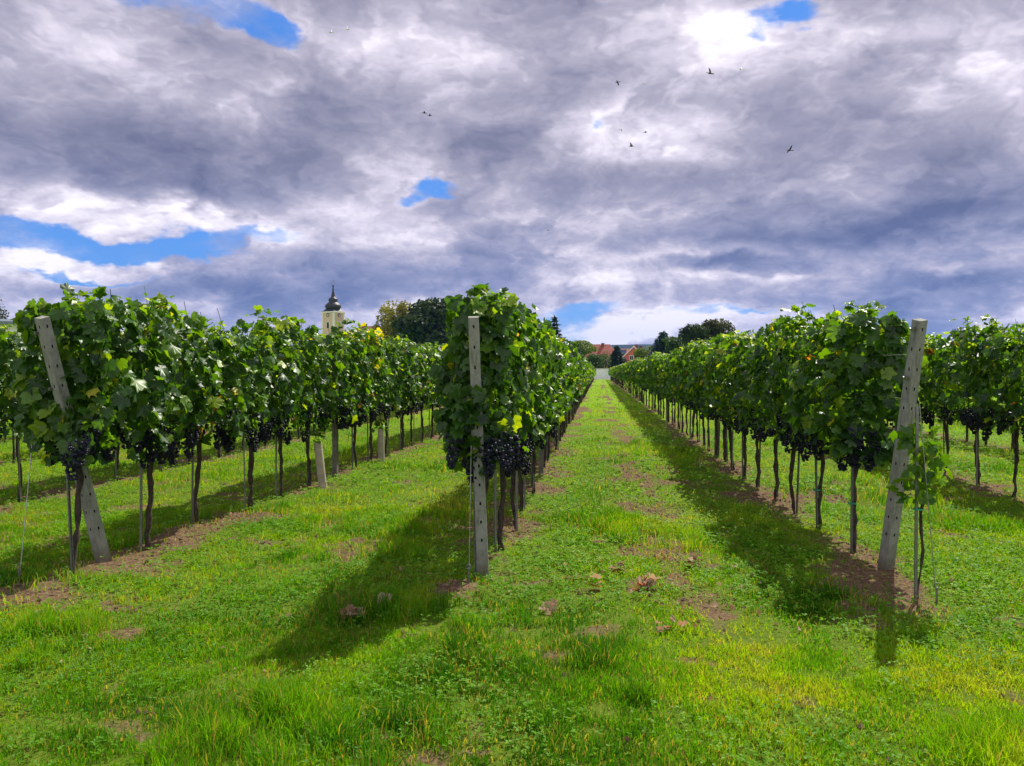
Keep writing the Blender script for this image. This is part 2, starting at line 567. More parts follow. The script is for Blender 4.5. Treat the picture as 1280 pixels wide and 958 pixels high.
n.l.new(n.mix(bf, turf, soil), b.inputs['Base Color'])
b.inputs['Roughness'].default_value = 0.95
b.inputs['Specular IOR Level'].default_value = 0.1
bp = n.n.new('ShaderNodeBump')
bp.inputs['Strength'].default_value = 0.8
bp.inputs['Distance'].default_value = 0.03
n.l.new(n.m('ADD', n.noise(co, 30, 6, 0.7), n.noise(co, 7, 4, 0.6)), bp.inputs['Height'])
n.l.new(bp.outputs[0], b.inputs['Normal'])
tag(gb.build('ground', M_GROUND), kind='structure')


# far wooded hills
def hill(name, Y0, Y1, ytop, seed, amp):
    xs = np.linspace(-4200, 4200, 240)
    top = P(760, ytop, Y1).z
    prof = [(0, -1), (0.35, .30), (0.7, .72), (1.0, 1.0), (1.5, 0.7), (2.2, -0.2)]
    v, nn = [], len(prof)
    for x in xs:
        hh = top * (1 + amp * (fbm(np.array([x / 900.0]), np.array([seed * 1.0]), seed, 4)[0] - 0.5))
        for u, w in prof:
            v.append((x, Y0 + (Y1 - Y0) * u, hh * w + (3 * (fbm(np.array([x / 60]), np.array([u * 9]), 4, 3)[0]) if w > 0.2 else 0)))
    i, j = np.meshgrid(np.arange(len(xs) - 1), np.arange(nn - 1), indexing='ij')
    f = np.stack([i * nn + j, (i + 1) * nn + j, (i + 1) * nn + j + 1, i * nn + j + 1], -1).reshape(-1, 4)
    m = simple(name + '_forest', (.014, .026, .024), 0.95, 0, 0.5, 0.012, spec=0.05)
    return tag(MB().add(v, f, 0.5, 0, True).build(name, m), kind='structure')


hill('hills', 1500, 2100, 430.5, 3, 0.16)

# the air: far hills fade to blue
hz = MB().box((0, 2300, 128), (9300, 6000, 262)).build('haze', bpy.data.materials.new('haze_air'))
hm = hz.data.materials[0]
hm.use_nodes = True
hm.node_tree.nodes.clear()
hv = hm.node_tree.nodes.new('ShaderNodeVolumePrincipled')
hv.inputs['Color'].default_value = (.20, .42, 1.0, 1)
hv.inputs['Density'].default_value = 0.00010
hv.inputs['Anisotropy'].default_value = 0.0
ho_ = hm.node_tree.nodes.new('ShaderNodeOutputMaterial')
hm.node_tree.links.new(hv.outputs[0], ho_.inputs['Volume'])
tag(hz, 'thin pale air between the vineyard and the far hills', 'haze', kind='stuff')

# ------------------------------------------------------------------ grass and clover: nobody could count them
def scatter(y0, y1, n, margin=1.12, power=1.0):
    """points in the sight wedge between two distances"""
    u = rng.random(n)
    y = (y0 ** 2 + u * (y1 ** 2 - y0 ** 2)) ** 0.5 if power == 1 else y0 + u * (y1 - y0)
    t0, t1 = math.tan(R(YAW + 34.5)) * margin, math.tan(R(34.5 - YAW)) * margin
    x = -(t0 * y + 1.3) + rng.random(n) * ((t0 + t1) * y + 2.6)
    return x, y


gmb = MB()


def grass_zone(y0, y1, count, w0, h0):
    x, y = scatter(y0, y1, count)
    b = bare(x, y)
    long_ = sstep(fbm(x * 1.3, y * 1.3, 31, 4), 0.52, 0.70)
    clump = fbm(x * 6, y * 6, 37, 2)
    keep = rng.random(count) > np.clip(b * 1.1, 0, 0.90)
    keep &= rng.random(count) < 0.35 + 1.3 * sstep(clump, 0.3, 0.65)
    x, y, long_, b, clump = x[keep], y[keep], long_[keep], b[keep], clump[keep]
    n = len(x)
    h = h0 * (0.45 + 0.9 * rng.random(n) ** 1.3) * (0.65 + 1.35 * long_) * (0.55 + 0.9 * clump)
    h *= 1 - 0.45 * np.exp(-(rowd(x) / 0.4) ** 2) * (y > 5)
    w = w0 * (0.6 + 0.8 * rng.random(n))
    a = rng.random(n) * 2 * math.pi
    ca, sa = np.cos(a), np.sin(a)
    le = rng.random(n) * 2 * math.pi
    lean = h * (0.15 + 0.75 * rng.random(n) ** 1.5)
    lx, ly = np.cos(le) * lean, np.sin(le) * lean
    z = gz(x, y) - 0.004
    b0 = np.stack([x - ca * w / 2, y - sa * w / 2, z], 1)
    b1 = np.stack([x + ca * w / 2, y + sa * w / 2, z], 1)
    m0 = np.stack([x + lx * .35 - ca * w * .42, y + ly * .35 - sa * w * .42, z + h * .58], 1)
    m1 = np.stack([x + lx * .35 + ca * w * .42, y + ly * .35 + sa * w * .42, z + h * .58], 1)
    tp = np.stack([x + lx, y + ly, z + h * (1 - 0.25 * (lean / h))], 1)
    v = np.stack([b0, b1, m0, m1, tp], 1).reshape(-1, 3)
    i = np.arange(n)[:, None] * 5
    tone = 1.25 * (fbm(x * 0.7, y * 0.7, 51, 4) - .5) + 0.55 * (fbm(x * 3.1, y * 3.1, 53, 3) - .5) + 0.9 * (fbm(x * 2.6, y * .22, 57, 3) - .5) + 0.30 * rng.random(n) + 0.33 - 0.22 * long_ + 0.14 * b + .13 * sstep(y, 4.5, 8)
    tone = np.where(rng.random(n) < 0.08 + 0.32 * b + .10 * sstep(fbm(x * 1.7, y * 1.7, 91, 3), .5, .7), 0.86 + 0.14 * rng.random(n), np.clip(tone, 0, .85))
    gmb.add(v, (i + np.array([[0, 1, 3, 2]]), i + np.array([[2, 3, 4]])), np.repeat(tone, 5), 0, True)


grass_zone(2.0, 4.2, 265000, .0042, .056)
grass_zone(4.2, 8.0, 290000, .0052, .056)
grass_zone(8.0, 16.0, 170000, .008, .060)
grass_zone(16.0, 34.0, 120000, .017, .060)
grass_zone(34.0, 80.0, 70000, .045, .060)
tag(gmb.build('grass', M_GRASS), 'short bright green grass covering the lanes and headland', 'grass', kind='stuff')

cmb = MB()


def clover_zone(y0, y1, count, r0):
    x, y = scatter(y0, y1, count)
    k = fbm(x * 1.1 + 7, y * 1.1, 61, 4)
    row = np.exp(-(rowd(x) / 0.75) ** 2) * (y > 4.4)
    keep = rng.random(count) < np.clip(sstep(k, 0.34, 0.58) + 0.55 * row, 0, 1) * (1 - 0.93 * np.clip(bare(x, y) * 1.2, 0, 1))
    x, y, k = x[keep], y[keep], k[keep]
    n = len(x)
    g = gz(x, y)
    hgt = 0.012 + 0.05 * rng.random(n)
    base = 0.10 + 0.6 * fbm(x * .8, y * .8, 71, 3) + .12 * sstep(y, 4, 7) + (rng.random(n) - .5) * .35
    a0 = rng.random(n) * 6.28
    for q in range(3):
        a = a0 + q * 2.09 + rng.normal(0, .25, n)
        r = r0 * (0.6 + 0.7 * rng.random(n))
        dx_, dy_ = np.cos(a), np.sin(a)
        tilt = rng.normal(0.15, .35, n)
        p0 = np.stack([x, y, g + hgt], 1)
        p2 = np.stack([x + dx_ * 2 * r, y + dy_ * 2 * r, g + hgt + 2 * r * tilt], 1)
        mid = (p0 * .42 + p2 * .58)
        side = np.stack([-dy_ * r * .85, dx_ * r * .85, r * .35 + rng.normal(0, .25, n) * r], 1)
        s2 = side * np.array([-1, -1, 1])
        v = np.stack([p0, mid + side, p2, mid + s2], 1).reshape(-1, 3)
        i = np.arange(n)[:, None] * 4
        cmb.add(v, i + np.array([[0, 1, 2, 3]]), np.repeat(np.clip(base, 0, 1), 4), 0, False)


clover_zone(2.1, 4.5, 20000, .0075)
clover_zone(4.5, 9.0, 56000, .0095)
clover_zone(9.0, 20.0, 40000, .016)
tag(cmb.build('clover', M_CLOVER), 'low clover and broad leaved weeds between the grass blades', 'weeds', kind='stuff')

# small clods and dead bits on the bare strips
lmb = MB()
x, y = scatter(2.4, 16.0, 60000)
kp = rng.random(len(x)) < bare(x, y) * 0.9 + 0.03
x, y = x[kp], y[kp]
s = 0.004 + 0.015 * rng.random(len(x)) ** 3
o8 = np.array([(1, 0, 0), (-1, 0, 0), (0, 1, 0), (0, -1, 0), (0, 0, 1), (0, 0, -1)], float)
v = (o8[None] * s[:, None, None] * (0.6 + 0.8 * rng.random((len(x), 6, 1)))) + np.stack([x, y, gz(x, y) + s * .25], 1)[:, None]
i = np.arange(len(x))[:, None, None] * 6
f8 = np.array([(0, 2, 4), (2, 1, 4), (1, 3, 4), (3, 0, 4), (2, 0, 5), (1, 2, 5), (3, 1, 5), (0, 3, 5)])
lmb.add(v.reshape(-1, 3), (i + f8[None]).reshape(-1, 3))
tag(lmb.build('soil_clods', M_SOIL), 'loose crumbs of brown soil lying along the vine rows', 'soil', kind='stuff')

# crumpled bits of dead vine leaf and straw
xb, yb = scatter(2.6, 26.0, 75000)
wgt = 0.05 + 0.55 * np.exp(-((xb - .62) / .5) ** 2) * sstep(yb, 4, 5) + .55 * np.exp(-(rowd(xb) / .38) ** 2) * sstep(yb, 4.5, 5.5)
wgt = wgt * sstep(fbm(xb * 1.6, yb * 1.6, 33, 3), .42, .62)
kp = rng.random(len(xb)) < wgt * 1.15
xb, yb = xb[kp], yb[kp]
m_ = len(xb)
hb = gz(xb, yb) + .008 + .03 * rng.random(m_)
sh5 = np.array([(0, 0), (-.6, .3), (-.35, .8), (.1, 1.0), (.55, .7), (.5, .2)])
nb = np.array([0, 0, .9]) + rng.normal(0, .55, (m_, 3))
nb = nb / np.linalg.norm(nb, axis=1)[:, None]
tb = rng.normal(0, 1, (m_, 3))
tb = tb - nb * np.sum(tb * nb, 1, keepdims=True)
tb = tb / np.linalg.norm(tb, axis=1)[:, None]
sb = np.cross(tb, nb)
sz_ = (.010 + .028 * rng.random(m_) ** 2)[:, None, None]
zc_ = rng.normal(.3, .4, (m_, 1)) * np.abs(sh5[:, 0])[None] + rng.normal(0, .18, (m_, 6))
vb = np.stack([xb, yb, hb], 1)[:, None] + sz_ * (sh5[None, :, :1] * sb[:, None] + sh5[None, :, 1:] * tb[:, None] + zc_[..., None] * nb[:, None])
lit = MB().add(vb.reshape(-1, 3), (np.arange(m_)[:, None, None] * 6 + np.array([(0, 1, 2), (0, 2, 3), (0, 3, 4), (0, 4, 5)])[None]).reshape(-1, 3), np.repeat(np.clip(rng.normal(.55, .22, m_), 0, 1), 6))
tag(lit.build('leaf_litter', M_DRY), 'scattered crumbs of dead leaf along the lane and rows', 'leaf litter', kind='stuff')

# ------------------------------------------------------------------ grapevines
half = [(0, 1.0), (9, .86), (17, .80), (25, .70), (34, .80), (46, .96), (57, .83), (67, .74), (76, .66), (88, .72), (103, .80), (117, .66), (131, .58), (147, .50), (163, .38), (174, .16)]
ang = [a for a, r in half] + [360 - a for a, r in half[:0:-1]]
rad = [r for a, r in half] + [r for a, r in half[:0:-1]]
LEAF2 = np.array([(0, 0.0)] + [(math.sin(R(a)) * r * 0.98, math.cos(R(a)) * r) for a, r in zip(ang, rad)])
NL = len(LEAF2)
LF = np.array([(0, k, k + 1 if k + 1 < NL else 1) for k in range(1, NL)])[:, ::-1]


def unit(v):
    return v / (np.linalg.norm(v, axis=-1, keepdims=True) + 1e-9)


def leaves(mb, pos, nrm, tip, size, tone, shape=LEAF2, faces=LF, r=rng, smooth=True):
    """lobed, folded and curled leaves hung from their stalk end"""
    n = len(pos)
    nrm = unit(nrm)
    tip = unit(tip - nrm * np.sum(tip * nrm, 1, keepdims=True))
    sd = np.cross(tip, nrm)
    u, v = shape[:, 0][None], shape[:, 1][None]
    fold = r.normal(0.22, 0.28, (n, 1))
    curl = r.normal(0.18, 0.22, (n, 1))
    wave = r.normal(0, 0.10, (n, len(shape)))
    wave[:, 0] = 0
    tw = r.normal(0, 0.25, (n, 1))
    z = fold * np.abs(u) - curl * (u * u + v * v) + tw * u * v + wave * (np.abs(u) + np.abs(v)) * .8
    s = size[:, None, None]
    w = pos[:, None] + s * (u[..., None] * sd[:, None] + v[..., None] * tip[:, None] + z[..., None] * nrm[:, None])
    k = len(shape)
    f = (np.arange(n)[:, None, None] * k + faces[None]).reshape(-1, faces.shape[1])
    mb.add(w.reshape(-1, 3), f, np.repeat(tone, k), 0, smooth)


def leaf_tone(r, n, hz=None):
    t = np.clip(r.normal(0.42, 0.20, n), 0, 0.86)
    q = r.random(n)
    t = np.where(q < 0.05, 0.84 + 0.08 * r.random(n), t)
    t = np.where(q < 0.013, 0.93 + 0.07 * r.random(n), t)
    return t


def foliage_mesh(seed, n=530, end=False, low=False, top=1.94, half_w=0.25, extra=(), turning=0.0):
    r = np.random.default_rng(seed)
    mb = MB()
    if low:
        n = 120
    yy = r.uniform(-0.54, 0.54, n) if not end else r.uniform(-0.42, 0.54, n)
    zz = 0.98 + (top - 0.98) * r.random(n) ** 0.92
    hang = r.random(n) < 0.10
    zz = np.where(hang, r.uniform(0.80, 1.0, n), zz)
    tops = r.random(n) < 0.13
    ph = r.uniform(0, 6.28, 4)
    lump = 1 + 0.22 * np.sin(yy * 9 + ph[0] + zz * 3) + 0.16 * np.sin(zz * 8 + ph[1] - yy * 5)
    wid = half_w * lump * (0.72 + 0.5 * np.sin(np.clip((zz - 0.8) / (top - 0.75), 0, 1) * math.pi) ** 0.7)
    ttop = top + 0.07 * np.sin(yy * 8 + ph[2]) + 0.05 * np.sin(yy * 19 + ph[3])
    zz = np.where(tops, ttop + np.clip(r.normal(0, 0.04, n), -.12, .045), np.minimum(zz, ttop))
    sg = np.where(r.random(n) < 0.5, -1.0, 1.0)
    xx = sg * wid * (1.02 - 0.62 * r.random(n) ** 2.0)
    xx = np.where(tops, xx * r.random(n) * .6, xx)
    zz = np.where(tops, zz - np.abs(xx) * .35, zz)
    pos = np.stack([xx, yy, zz], 1)
    o = np.stack([sg, np.zeros(n), np.zeros(n)], 1)
    o[tops] = (0, 0, 1)
    if end:                         # the end of a row is leafy all round
        k = (r.random(n) < 0.38) & ~tops
        pos[k, 1] = -0.30 - 0.16 * r.random(k.sum()) - 0.06 * np.cos(pos[k, 0] * 6)
        pos[k, 0] = r.uniform(-1.05, 1.05, k.sum()) * wid[k]
        o[k] = (0, -1, 0)
        o[k, 0] = pos[k, 0] * 2
    nrm = o * 0.85 + np.array([0, 0, 0.42]) + r.normal(0, 0.48, (n, 3))
    tip = np.array([0, 0, -0.85]) + o * 0.45 + r.normal(0, 0.5, (n, 3))
    size = 0.042 + 0.058 * r.random(n) ** 1.3
    size = np.where(tops, size * 0.78, size)
    tone = leaf_tone(r, n)
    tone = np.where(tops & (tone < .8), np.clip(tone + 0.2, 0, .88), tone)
    tone = np.where(r.random(n) < turning * sstep(zz, .9, 1.9), r.uniform(.86, 1.0, n), tone)
    if low:
        sh = np.array([(0, -.1), (-.8, .25), (0, 1.0), (.8, .25)])
        leaves(mb, pos, nrm, tip, size * 1.75, tone, sh, np.array([(0, 1, 2), (0, 2, 3)]), r, False)
        return mb
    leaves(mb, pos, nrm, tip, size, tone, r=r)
    for cx, cy, cz, sx, sy, szz, m, ls in extra:
        ps = np.array([cx, cy, cz]) + np.clip(r.normal(0, 1, (m, 3)), -1.5, 1.4) * np.array([sx, sy, szz])
        oo = np.stack([r.normal(cx * 2, .4, m), np.full(m, -.8), np.zeros(m)], 1)
        leaves(mb, ps, oo + np.array([0, 0, .45]) + r.normal(0, .4, (m, 3)), np.array([0, 0, -.8]) + oo * .4 + r.normal(0, .4, (m, 3)), r.uniform(.05, .095, m) * ls, leaf_tone(r, m), r=r)
    # tall shoot tips with small leaves
    for k in range(4 if not end else 7):
        y0 = r.uniform(-0.42, 0.42)
        h = r.uniform(0.01, 0.08) if r.random() < .9 else r.uniform(0.08, 0.17)
        x0 = r.uniform(-.14, .14)
        d = np.array([r.normal(0, .2 if not end else .1), r.normal(0, .25) if not end else r.uniform(-.05, .15), 1.0])
        h = min(h, .10) if end else h
        m = r.integers(3, 7)
        t = r.random(m)
        ps = np.array([x0, y0, top - .05]) + d[None] * (t * (h + .05))[:, None]
        aa = r.uniform(0, 6.28, m)
        oo = np.stack([np.cos(aa), np.sin(aa), np.full(m, .25)], 1)
        mb.tube([np.array([x0, y0, top - .15]), np.array([x0, y0, top - .05]) + d * (h + .05) * .5, np.array([x0, y0, top - .05]) + d * (h + .06)], [.004, .003, .002], 4, tone=.70)
        leaves(mb, ps, np.array([0, 0, .9]) + r.normal(0, .5, (m, 3)), oo, r.uniform(.025, .052, m) * (1.2 - .5 * t), np.clip(r.normal(.66, .14, m), 0, .9), r=r)
    return mb


def trunk_mesh(seed, arms=True, young=False, low=False, sides=(-1, 1)):
    r = np.random.default_rng(seed)
    mb = MB()
    k = 17 if not low else 4
    z = np.linspace(-0.05, 0.93, k)
    px_ = np.cumsum(r.normal(0, 0.0075, k))
    py_ = np.cumsum(r.normal(0, 0.008, k))
    px_ -= px_[0]
    py_ -= py_[0]
    rr = (0.019 + 0.006 * r.random()) * (1 + 0.20 * r.normal(0, 1, k))
    rr[0] *= 1.5
    rr[-1] *= 1.25
    if young:
        rr *= 0.42
    pts = np.stack([px_, py_, z], 1)
    mb.tube(pts, rr, 8 if not low else 4)
    if arms and not low:
        top = pts[-1]
        for sgn in sides:
            q = [top - (0, 0, .03)]
            for t in (0.12, 0.26, 0.44):
                q.append(top + np.array([r.normal(0, .012), sgn * t, 0.05 + r.normal(0, .015)]))
            mb.tube(q, [0.02, 0.017, 0.014, 0.010], 6)
            for t in (0.10, 0.22, 0.36):
                h = r.uniform(.8, 1.15)
                b_ = top + np.array([0, sgn * t, 0.045])
                mb.tube([b_, b_ + (r.normal(0, .04), r.normal(0, .03), h * .5), b_ + (r.normal(0, .07), r.normal(0, .05), h)], [.005, .004, .0025], 5)
    return mb


def ico():
    t = (1 + 5 ** .5) / 2
    v = np.array([(-1, t, 0), (1, t, 0), (-1, -t, 0), (1, -t, 0), (0, -1, t), (0, 1, t), (0, -1, -t), (0, 1, -t), (t, 0, -1), (t, 0, 1), (-t, 0, -1), (-t, 0, 1)], float)
    v = unit(v)
    f = [(0, 11, 5), (0, 5, 1), (0, 1, 7), (0, 7, 10), (0, 10, 11), (1, 5, 9), (5, 11, 4), (11, 10, 2), (10, 7, 6), (7, 1, 8), (3, 9, 4), (3, 4, 2), (3, 2, 6), (3, 6, 8), (3, 8, 9), (4, 9, 5), (2, 4, 11), (6, 2, 10), (8, 6, 7), (9, 8, 1)]
    v, out, cache = [tuple(q) for q in v], [], {}

    def mid(a, b):
        k = (min(a, b), max(a, b))
        if k not in cache:
            m = np.array(v[a]) + np.array(v[b])
            v.append(tuple(m / np.linalg.norm(m)))
            cache[k] = len(v) - 1
        return cache[k]
    for a, b, c in f:
        x_, y_, z_ = mid(a, b), mid(b, c), mid(c, a)
        out += [(a, x_, z_), (b, y_, x_), (c, z_, y_), (x_, y_, z_)]
    return np.array(v), np.array(out)


ICO_V, ICO_F = ico()


def cluster_mesh(seed):
    r = np.random.default_rng(seed)
    n = 75
    t = r.random(n) ** 0.85
    L_ = r.uniform(.15, .20)
    rad = (0.052 * (1 - t) ** 0.6 + 0.012) * np.sqrt(r.random(n) * .6 + .4)
    a = r.random(n) * 6.28
    c = np.stack([np.cos(a) * rad, np.sin(a) * rad, -t * L_ - .02], 1)
    s = r.uniform(.0085, .0115, n)
    v = (c[:, None] + ICO_V[None] * s[:, None, None]).reshape(-1, 3)
    f = (np.arange(n)[:, None, None] * len(ICO_V) + ICO_F[None]).reshape(-1, 3)
    mb = MB().add(v, f, 0.5, 0, True)
    mb.tube([(0, 0, .03), (0, 0, -.04), (0, 0, -L_ * .9)], [.003, .003, .002], 5)
    return mb.mesh('grape_cluster', M_GRAPE)


FOL = [foliage_mesh(100 + k, top=1.91 + .05 * math.sin(k * 2.3)).mesh('foliage', M_VINE) for k in range(18)]
FOL_TURN = {'L': foliage_mesh(190, turning=.30).mesh('foliage', M_VINE), 'R': foliage_mesh(191, turning=.16).mesh('foliage', M_VINE)}
FOL_END = {k: foliage_mesh(200 + q, 780, True, top=tp, half_w=hw, extra=ex).mesh('foliage', M_VINE) for q, (k, tp, hw, ex) in enumerate((
    ('C', 1.97, .16, ((-.20, -.40, 1.30, .06, .06, .17, 50, 1.0), (-.01, -.66, 1.20, .07, .03, .12, 34, .9), (-.14, -.40, 1.02, .07, .07, .07, 26, 1.0), (.16, -.36, 1.04, .06, .06, .07, 22, 1.0), (.04, -.42, 1.82, .13, .06, .12, 40, 1.0))),
    ('R', 1.90, .24, ((-.1, -.22, 1.05, .14, .08, .07, 24, 1.0), (.05, -.42, .86, .05, .03, .03, 7, 1.0))),
    ('L', 1.91, .25, ((-.30, -.36, 1.80, .09, .06, .07, 30, 1.1), (-.22, -.36, 1.18, .09, .08, .14, 56, 1.0), (.1, -.40, 1.05, .14, .06, .08, 40, 1.0)))))}
FOL_LOW = [foliage_mesh(300 + k, low=True) for k in range(8)]
TRK = [trunk_mesh(400 + k).mesh('trunk', M_BARK) for k in range(10)]
TRK_END = trunk_mesh(450, sides=(1,)).mesh('trunk', M_BARK)
CLU = [cluster_mesh(500 + k) for k in range(6)]

ORD = 'first second third fourth fifth sixth seventh eighth ninth tenth eleventh twelfth thirteenth fourteenth fifteenth sixteenth'.split()
ROWN = {'C': ('middle row', 'vines of the middle row'), 'R': ('row right of the grass lane', 'vines of the row right of the grass lane'),
        'L': ('row with the leaning post at far left', 'vines of the row at far left'),
        'K': ('row behind the far left row', 'vines of the row behind the far left row'), 'Q': ('row behind the right row', 'vines of the row behind the right row')}
Y0 = {'C': 5.42, 'R': 6.50, 'L': 4.96, 'K': 6.2, 'Q': 6.1}
COUNT = {'C': 75, 'R': 90, 'L': 58, 'K': 32, 'Q': 30}
FULL = {'C': 140, 'R': 140, 'L': 95, 'K': 70, 'Q': 90}
rv = np.random.default_rng(5)


def vine(row, k, x, y):
    nm, grp = ROWN[row]
    first = {'K': 3, 'Q': 4}.get(row, 0)          # the vines before these stand outside the picture
    q = k - first
    if row == 'C' and k < 16:
        lb = f'{ORD[k]} grapevine from the front in the middle row, beside the upright post' if k == 0 else f'{ORD[k]} grapevine from the front in the middle row, behind the middle post'
    elif row == 'R' and k < 16:
        lb = f'{ORD[k]} grapevine behind the leaning post in the row right of the lane'
    elif row == 'L' and k < 14:
        lb = f'{ORD[k]} grapevine from the leaning post in the row at far left'
    elif row in 'KQ' and 0 <= q < 8:
        side = 'left' if row == 'K' else 'right'
        lb = f'{ORD[q]} grapevine from the {side} picture edge in the second row on that side'
    else:
        lb = {'C': 'distant grapevine of the middle row, beyond its sixteenth vine, merged into a hedge',
              'R': 'distant grapevine right of the lane, beyond its sixteenth vine, merged into a hedge',
              'L': 'far vine of the left row, past its fourteenth, trunk glimpsed behind the middle row',
              'K': 'vine of the second left row, past its eighth, glimpsed between nearer trunks',
              'Q': 'vine of the second right row, past its eighth, glimpsed under the right row'}[row]
    z = gzf(x, y)
    t = empty('grapevine', (x, y, z), lb, 'grapevine', grp)
    if k == 0 and row in FOL_END:
        fo = link_mesh('foliage', FOL_END[row], t, (0, {'C': .30, 'L': .38, 'R': -.02}[row], 0))
    else:
        fm_ = FOL[rv.integers(len(FOL))]
        fo = link_mesh('foliage', FOL_TURN[row] if (row, k) in (('L', 7), ('R', 7)) else fm_, t)
        if (row, k) in (('L', 7), ('R', 7)):
            t['label'] = 'eighth grapevine in the row right of the lane, yellow and orange leaves at its top' if row == 'R' else 'eighth grapevine from the leaning post at far left, its leaves turning brown'
        if rv.random() < .5:
            fo.rotation_euler = (0, 0, math.pi)
        s = rv.uniform(.96, 1.05)
        fo.scale = (rv.uniform(.9, 1.12), 1.0, (s * (1.06 if row == 'L' and 4 <= k < 18 else 1.01)) if k else 1)
        fo.location = (0, 0, 0)
    tr = link_mesh('trunk', TRK[rv.integers(len(TRK))] if k else TRK_END, t)
    tr.rotation_euler = (0, 0, 0 if rv.random() < .5 or k == 0 else math.pi)
    nc = 11 if (k == 0 and row in FOL_END) else (rv.integers(8, 12) if y < 12 else (5 if y < 22 else (3 if y < 34 else 0)))
    for c in range(nc):
        cl = link_mesh('grape_cluster', CLU[rv.integers(len(CLU))], t)
        yy = rv.uniform(-.42, .42)
        if k == 0 and row in FOL_END and c < 6:
            cl.location = (rv.uniform(-.24, .24), rv.uniform(-.34, -.1) + {'C': .06, 'L': .34, 'R': -.20}[row], rv.uniform(.92, 1.10))
        else:
            sgn = {'C': 1, 'R': -1, 'L': 1, 'K': 1, 'Q': -1}[row] if rv.random() < .7 else rv.choice((-1, 1))
            cl.location = (sgn * rv.uniform(.08, .22), yy, rv.uniform(.88, 1.10))
        cl.rotation_euler = (rv.normal(0, .1), rv.normal(0, .1), rv.uniform(0, 6.28))
        cl.scale = (1.1, 1.1, rv.uniform(.95, 1.25))
    return t


SPOTS = []
far = MB()
for row in 'CRLKQ':
    for k in range(FULL[row]):
        x = ROWS[row] + rv.normal(0, .02)
        y = Y0[row] + SP * k + rv.normal(0, .05) * (k > 0)
        if k < COUNT[row]:
            vine(row, k, x, y)
            SPOTS.append((row, k, x, y))
        else:
            SPOTS.append((row, -1, x, y))
ri = np.random.default_rng(8)
for x0, kmax, y0 in ((-9.47, 60, 6), (-12.35, 55, 6.5), (-15.23, 50, 7), (7.81, 60, 5.5), (10.69, 50, 6.0), (13.57, 45, 6.5)):
    for k in range(kmax):
        SPOTS.append(('far', -1, x0 + ri.normal(0, .02), y0 + SP * k))
low_trunks = [trunk_mesh(600 + k, low=True) for k in range(5)]
for row, k, x, y in SPOTS:
    if k >= 0:
        continue
    z = gzf(x, y) if y < 40 else 0.0
    m = FOL_LOW[ri.integers(len(FOL_LOW))]
    fl = -1.0 if ri.random() < .5 else 1.0
    far.add(np.concatenate(m.v) * np.array([fl, fl, ri.uniform(.95, 1.06)]) + np.array([x, y, z]), m.f[0], np.concatenate(m.tone), 0, False)
    m = low_trunks[ri.integers(5)]
    v = np.concatenate(m.v)
    far.add(v + np.array([x, y, z]), m.f[0], 0.5, 1, True)
tag(far.build('distant_vine_hedge', [M_VINE, M_BARK]), 'distant parts of the vine rows that read as dark hedges between the trunks', 'vine hedge', kind='stuff')

# ------------------------------------------------------------------ stakes, posts, wires
smb = MB()
prof = [(-.009, -.006), (.009, -.006), (.009, .006), (.005, .006), (.005, -.002), (-.005, -.002), (-.005, .006), (-.009, .006)]
v = [(a, b, z) for z in (-.15, 1.32) for a, b in prof]
smb.polys(v, [(q, (q + 1) % 8, 8 + (q + 1) % 8, 8 + q) for q in range(8)] + [tuple(range(8, 16)), tuple(range(7, -1, -1))])
STAKE = smb.mesh('vine_stake', M_STEEL)
TIE = MB().lathe([(.031, -.006), (.034, 0), (.031, .006)], n=10).mesh('tie', M_TIE)
for row, k, x, y in SPOTS:
    if k < 0 or k > {'C': 45, 'R': 50, 'L': 40, 'K': 24, 'Q': 22}[row]:
        continue
    o = link_mesh('vine_stake', STAKE, None, (x + rv.choice((-.028, .03)), y - .03, gzf(x, y)))
    o.rotation_euler = (rv.normal(0, .02), rv.normal(0, .02), rv.uniform(0, 6.28))
    first = {'K': 3, 'Q': 4}.get(row, 0)
    q = k - first
    if row in 'CRL' and k < 14:
        w = {'C': 'of the middle row', 'R': 'right of the grass lane', 'L': 'of the far left row'}[row]
        lb = f'thin metal stake at the {ORD[k]} vine trunk {w}'
    elif row in 'KQ' and 0 <= q < 8:
        lb = f'thin metal stake at the {ORD[q]} vine from the {"left" if row == "K" else "right"} edge in the second row'
    else:
        lb = {'C': 'thin stake far along the middle row, past its fourteenth vine', 'R': 'thin stake far along the row right of the lane, past its fourteenth vine',
              'L': 'thin stake far along the left row, glimpsed behind the middle row', 'K': 'thin stake deep in the second row on the left',
              'Q': 'thin stake deep in the second row on the right'}[row]
    tag(o, lb, 'stake', 'stakes along the ' + ROWN[row][0])
    if row == 'R' and k in (0, 1):
        t = link_mesh('tie', TIE, o, (0, 0, .40 - .03 * k))


